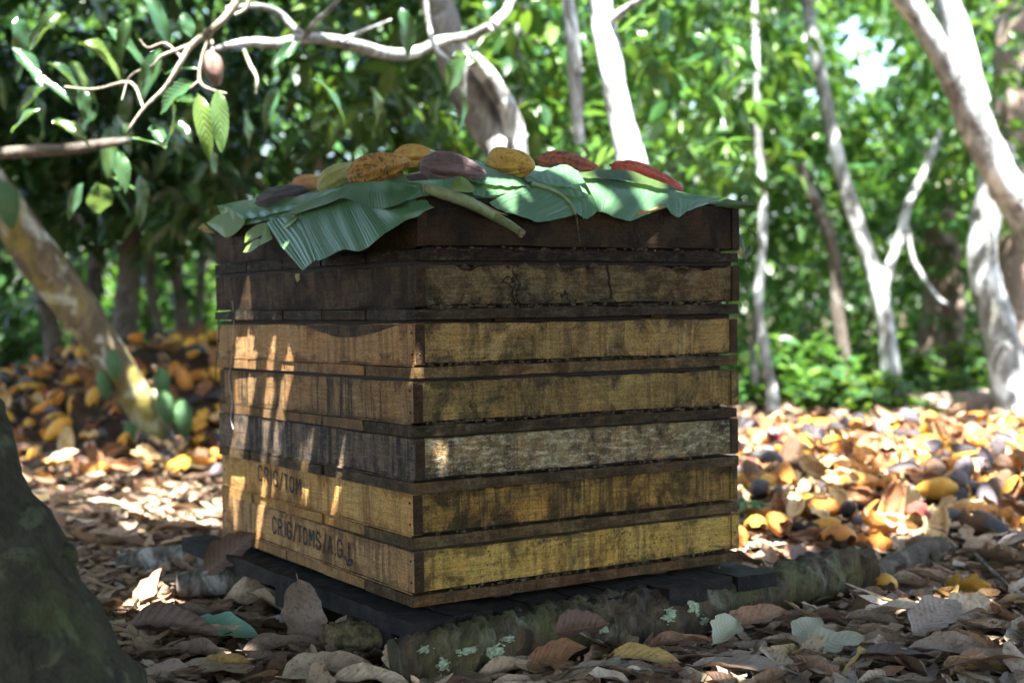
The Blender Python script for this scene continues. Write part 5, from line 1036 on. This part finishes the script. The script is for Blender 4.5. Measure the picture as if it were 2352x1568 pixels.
for q in (('bright green shrub at the far left background', 20, 12.5, 1.1, .8, 80, M_lfl), ('narrow bright shrub between two dark stems at left', 105, 13, 1.3, .35, 60, M_lfl), ('bright shrub between dim trunks at left centre', 350, 14, 1.6, .5, 80, M_lfl), ('bright leafy shrub just left of the stack, far back', 455, 14, 2.0, .5, 90, M_lfl)):
    shrub(*q, 'bright shrubs beyond the left heap')
# ground cover
def cover(N, d0, d1, p0, p1, label, mat, h=.16):
    d = np.sqrt(rng.uniform(d0*d0, d1*d1, N)); px = rng.uniform(p0, p1, N); x, y = WL((px-1176)/FPX*d, d); z = ground_h(x, y)+rng.random(N)*h; th = rng.uniform(0, 6.28, N); L = rng.uniform(.06, .15, N)
    m = MB(); leafcloud(m, np.stack([x, y, z], -1), np.stack([np.cos(th), np.sin(th), rng.uniform(-.2, .9, N)], -1), np.stack([rng.normal(0, .4, N), rng.normal(0, .4, N), np.ones(N)], -1), L, L*.24, 3, .2, .3); tag(m.build('ground_cover', mat), label, 'ground cover', kind='stuff')
cover(9000, 10.6, 15, 1600, 2600, 'green ground cover under the right-hand trees', M_lf)
cover(3000, 11, 15, -300, 900, 'green ground cover beyond the left husk heap', M_lfl, .3)
# little bright plant by the trays
e = thing('seedling', 'small bright green seedling among husks right of the trays', 'plant', tuple(PZ(1722, 1200, GZ+.05)))
m = MB(); tube(m, [(0, 0, -.05), (0, .0, .03), (.005, 0, .07)], [.003, .0025, .002], 6, 6); m.build('stem', M_yg, e, uv=np.zeros((m.n, 2)))
for q in range(7):
    th = q*.9; m = MB(); uv = []; leafcloud(m, np.array([[0, 0, .06]]), np.array([[math.cos(th), math.sin(th), .3]]), np.array([[0, 0, 1.]]), np.array([.075]), np.array([.018]), 6, .4, .3, 0, uv); m.build('leaf', M_lfl, e, True, uv[0])

# ------------------------------------------------------------------ unseen leaves overhead, gapped and thickened to shape sun and shade
HOLES = []  # leaf-free spots set where sun should land
def hole_seg(pa, pb, r_):
    o_ = []
    for p in (pa, pb): k_ = (p[2]-GZ)/SUN[2]; o_ += [p[0]-SUN[0]*k_, p[1]-SUN[1]*k_]
    HOLES.append((*o_, r_))
for pa, pb, r_ in (((553, 1010), (560, 748), .024), ((543, 1040), (578, 850), .020), ((612, 1010), (616, 880), .005), ((640, 1000), (652, 880), .015), ((598, 1130), (602, 1080), .004), ((778, 1085), (782, 1062), .003), ((707, 1045), (708, 1035), .003)):
    hole_seg(PX(*pa), PX(*pb), r_)
hole_seg(PY(965, 832, -.004), PY(963, 826, -.004), .002); hole_seg(PY(1015, 1016, -.004), PY(1018, 1020, -.004), .006); 
FINE = list(HOLES); HOLES = [(*h_[:4], .04) for h_ in FINE]
M_lfc = leaf_mat('canopy_leaf', [(0, (.02, .06, .02)), (1, (.05, .11, .03))], (.16, .3, .03), .16, .35, .5)
for (px, py, r_) in ((715, 492, .012), (728, 498, .010), (1155, 432, .022), (1290, 402, .02), (1000, 420, .008), (1330, 392, .02), (930, 455, .010), (1180, 362, .03), (1470, 392, .03), (1380, 440, .012), (840, 375, .012), (1060, 372, .014), (505, 515, .05), (1500, 455, .010), (800, 395, .008), (975, 352, .02)):
    p = onH(px, py, .02); k_ = (p[2]-GZ)/SUN[2]; HOLES.append((p[0]-SUN[0]*k_, p[1]-SUN[1]*k_, p[0]-SUN[0]*k_, p[1]-SUN[1]*k_, r_))
for (px, py, r_) in ((470, 1345, .05), (590, 1350, .05), (690, 1400, .025), (2110, 1395, .05), (2240, 1385, .04), (1000, 1560, .05), (620, 1290, .03), (440, 1300, .03), (700, 1470, .02), (2270, 1480, .03), (1680, 1560, .03), (560, 1500, .02), (350, 1370, .06)):
    p = PZ(px, py, GZ+.03); HOLES.append((p[0], p[1], p[0], p[1], r_))
for (px, py, d, r_) in ((500, 260, 4.25, .12), (440, 215, 4.25, .10), (350, 150, 4.3, .10), (1040, 160, 4.7, .14), (690, 120, 4.6, .10), (760, 240, 4.9, .10), (560, 60, 4.8, .10), (200, 240, 4.5, .08), (320, 325, 4.5, .08), (150, 150, 4.7, .08), (230, 430, 5.2, .05), (900, 120, 5.8, .12), (600, 100, 5.2, .1), (1180, 360, 6.5, .12), (1130, 270, 6.4, .09), (330, 900, 7.1, .09), (395, 930, 6.9, .02), (2200, 200, 7.9, .2), (2330, 460, 8.1, .25), (2120, 60, 7.7, .15), (280, 70, 5., .08), (2240, 300, 7.95, .2), (2280, 360, 8., .2), (2150, 110, 7.8, .2), (2110, 20, 7.7, .2), (1830, 830, 10.6, .5), (1900, 870, 10.4, .4), (1760, 800, 10.6, .4), (2300, 560, 9.6, .12), (1000, 95, 6., .12), (820, 105, 5.7, .12), (60, 200, 4.8, .07)):
    p = P(px, py, d); hole_seg(p, p, r_)
def canopy(N, seed, box=(-9, 8.5, -5, 15), big=1., low=False):
    g_ = np.random.default_rng(seed); l = g_.uniform(box[0], box[1], N); d = g_.uniform(box[2], box[3], N); qx, qy = WL(l, d)        # shadow point on the ground
    zz = np.maximum(2.3, 1.0+.245*np.maximum(d, 0))+g_.uniform(0, 3.0, N); k_ = (zz-GZ)/SUN[2]; x = qx+SUN[0]*k_; y = qy+SUN[1]*k_
    px = 1176+FPX*l/np.maximum(d, .8); keepp = np.full(N, .75)
    pat = n2(qx, qy, 3.1, 11)+.7*n2(qx, qy, 7.3, 12)
    rh = (px > 1660) & (d >= 4.15) & (d < 9.2); lg_ = (px < 545) & (d >= 4.7) & (d < 6.9); ld = (px < 1000) & (d >= 6.9) & (d < 12.8)
    bb = (px >= 545) & (px <= 1660) & (d >= 5.0) & (d < 9); fr = (d >= 9) & (px >= 1000); fl = (d >= 12.8) & (px < 1000)
    keepp[d < 5.0] = 1.
    keepp[rh] = np.where(pat[rh] > .25, .6, .08); keepp[lg_] = np.where(pat[lg_] > .0, .95, .04); keepp[ld] = np.where(pat[ld] > .40, .2, 1.)
    keepp[bb] = np.where(pat[bb] > .0, .8, .1); keepp[fr] = np.where(pat[fr] > -.2, .92, .2); keepp[fl] = .1
    keepp[(px > 1340) & (px < 1660) & (d > 5.4) & (d < 7.8)] = .0
    keepp[(px > 1090) & (px < 1290) & (d > 6.6) & (d < 7.6)] = .1
    keepp[(px > 2050) & (d > 7.4) & (d < 9.4)] *= .5
    if low:
        qx = g_.uniform(-.14, .34, N); qy = g_.uniform(-.25, 1.75, N); zz = g_.uniform(1.62, 2.05, N); keepp[:] = 1
    ok = g_.random(N) < keepp; qx, qy, zz = qx[ok], qy[ok], zz[ok]; n_ = len(qx); th = g_.uniform(0, 6.28, n_); L = g_.uniform(.14, .25, n_)*big
    ax = np.stack([np.cos(th), np.sin(th), g_.uniform(-.7, .1, n_)], -1); nr = np.stack([g_.normal(0, .4, n_), g_.normal(0, .4, n_), np.ones(n_)], -1); ax_ = ax/np.linalg.norm(ax, axis=1)[:, None]
    ok = np.ones(n_, bool); sx, sy = ax_[:, 0]-SUN[0]/SUN[2]*ax_[:, 2], ax_[:, 1]-SUN[1]/SUN[2]*ax_[:, 2]
    for (x0, y0, x1, y1, r_) in (FINE if low else HOLES):
        dx, dy = x1-x0, y1-y0
        for u in (-.5, -.3, -.1, .1, .3, .5):
            wd = L*.26*(1-abs(u)*1.3)*.85; ex, ey = qx+sx*u*L-x0, qy+sy*u*L-y0; tt = np.clip((ex*dx+ey*dy)/(dx*dx+dy*dy+1e-9), 0, 1); ok &= np.hypot(ex-tt*dx, ey-tt*dy) > r_+wd
    k_ = (zz-GZ)/SUN[2]; x = (qx+SUN[0]*k_)[ok]; y = (qy+SUN[1]*k_)[ok]; zz, L, ax, nr, ax_ = zz[ok], L[ok], ax[ok], nr[ok], ax_[ok]
    return np.stack([x, y, zz], -1)-ax_*(L/2)[:, None], ax, nr, L
m = MB()
for n_, sd_, bx_, bg_ in ((56000, 5, (-9, 8.5, -5, 15), 1.), (34000, 6, (-4.2, 3.6, -1.5, 5.4), 1.25), (26000, 8, (-8, -.3, 6.9, 13), 1.4)):
    pp_, ax_, nr_, L_ = canopy(n_, sd_, bx_, bg_); leafcloud(m, pp_, ax_, nr_, L_, L_*.26, 3, .15, .25)
pp_, ax_, nr_, L_ = canopy(2600, 9, (-1, 1, 0, 1), .5, True); leafcloud(m, pp_, ax_, nr_, L_, L_*.26, 3, .1, .2)  # low leaves added out of view to sharpen the left-face sun streaks
tag(m.build('sun_shaping_canopy', M_lfc), 'unseen leaf canopy overhead, shaped to block sun around the streaks', 'canopy', kind='stuff')
print('canopy leaves', len(L_))

# ------------------------------------------------------------------ fruit flies swarming round the trays
m = MB(); oc = np.array([(1, 0, 0), (0, .45, 0), (-1, 0, 0), (0, -.45, 0), (0, 0, .45), (0, 0, -.45)]); N = 3400
for q in range(N):
    if q < 1500: p = np.array([rnd.uniform(-.05, 1.05), -abs(rnd.gauss(0, .10))-.012, rnd.uniform(-.1, .85)])
    elif q < 2100: p = P(rnd.uniform(300, 1900), rnd.uniform(1150, 1540), rnd.uniform(2.5, 3.1))
    elif q < 3000: p = P(rnd.uniform(1650, 2352), rnd.uniform(0, 1400), rnd.uniform(2.6, 4.2))
    else: p = P(rnd.uniform(100, 1700), rnd.uniform(300, 1100), rnd.uniform(2.4, 3.2))
    if p[2] < GZ+.05: continue
    a = rnd.uniform(0, 6.28); c, s = math.cos(a), math.sin(a); sz = rnd.uniform(.0007, .0013)
    m.add((oc@np.array([[c, s, rnd.uniform(-.5, .5)], [-s, c, 0], [0, 0, 1]]))*sz+p, of)
tag(m.build('fruit_flies', plain_mat('fly_brown', (.22, .12, .07), (.10, .06, .04), 30, .5), None, False), 'swarm of tiny brown fruit flies around the trays', 'flies', kind='stuff')
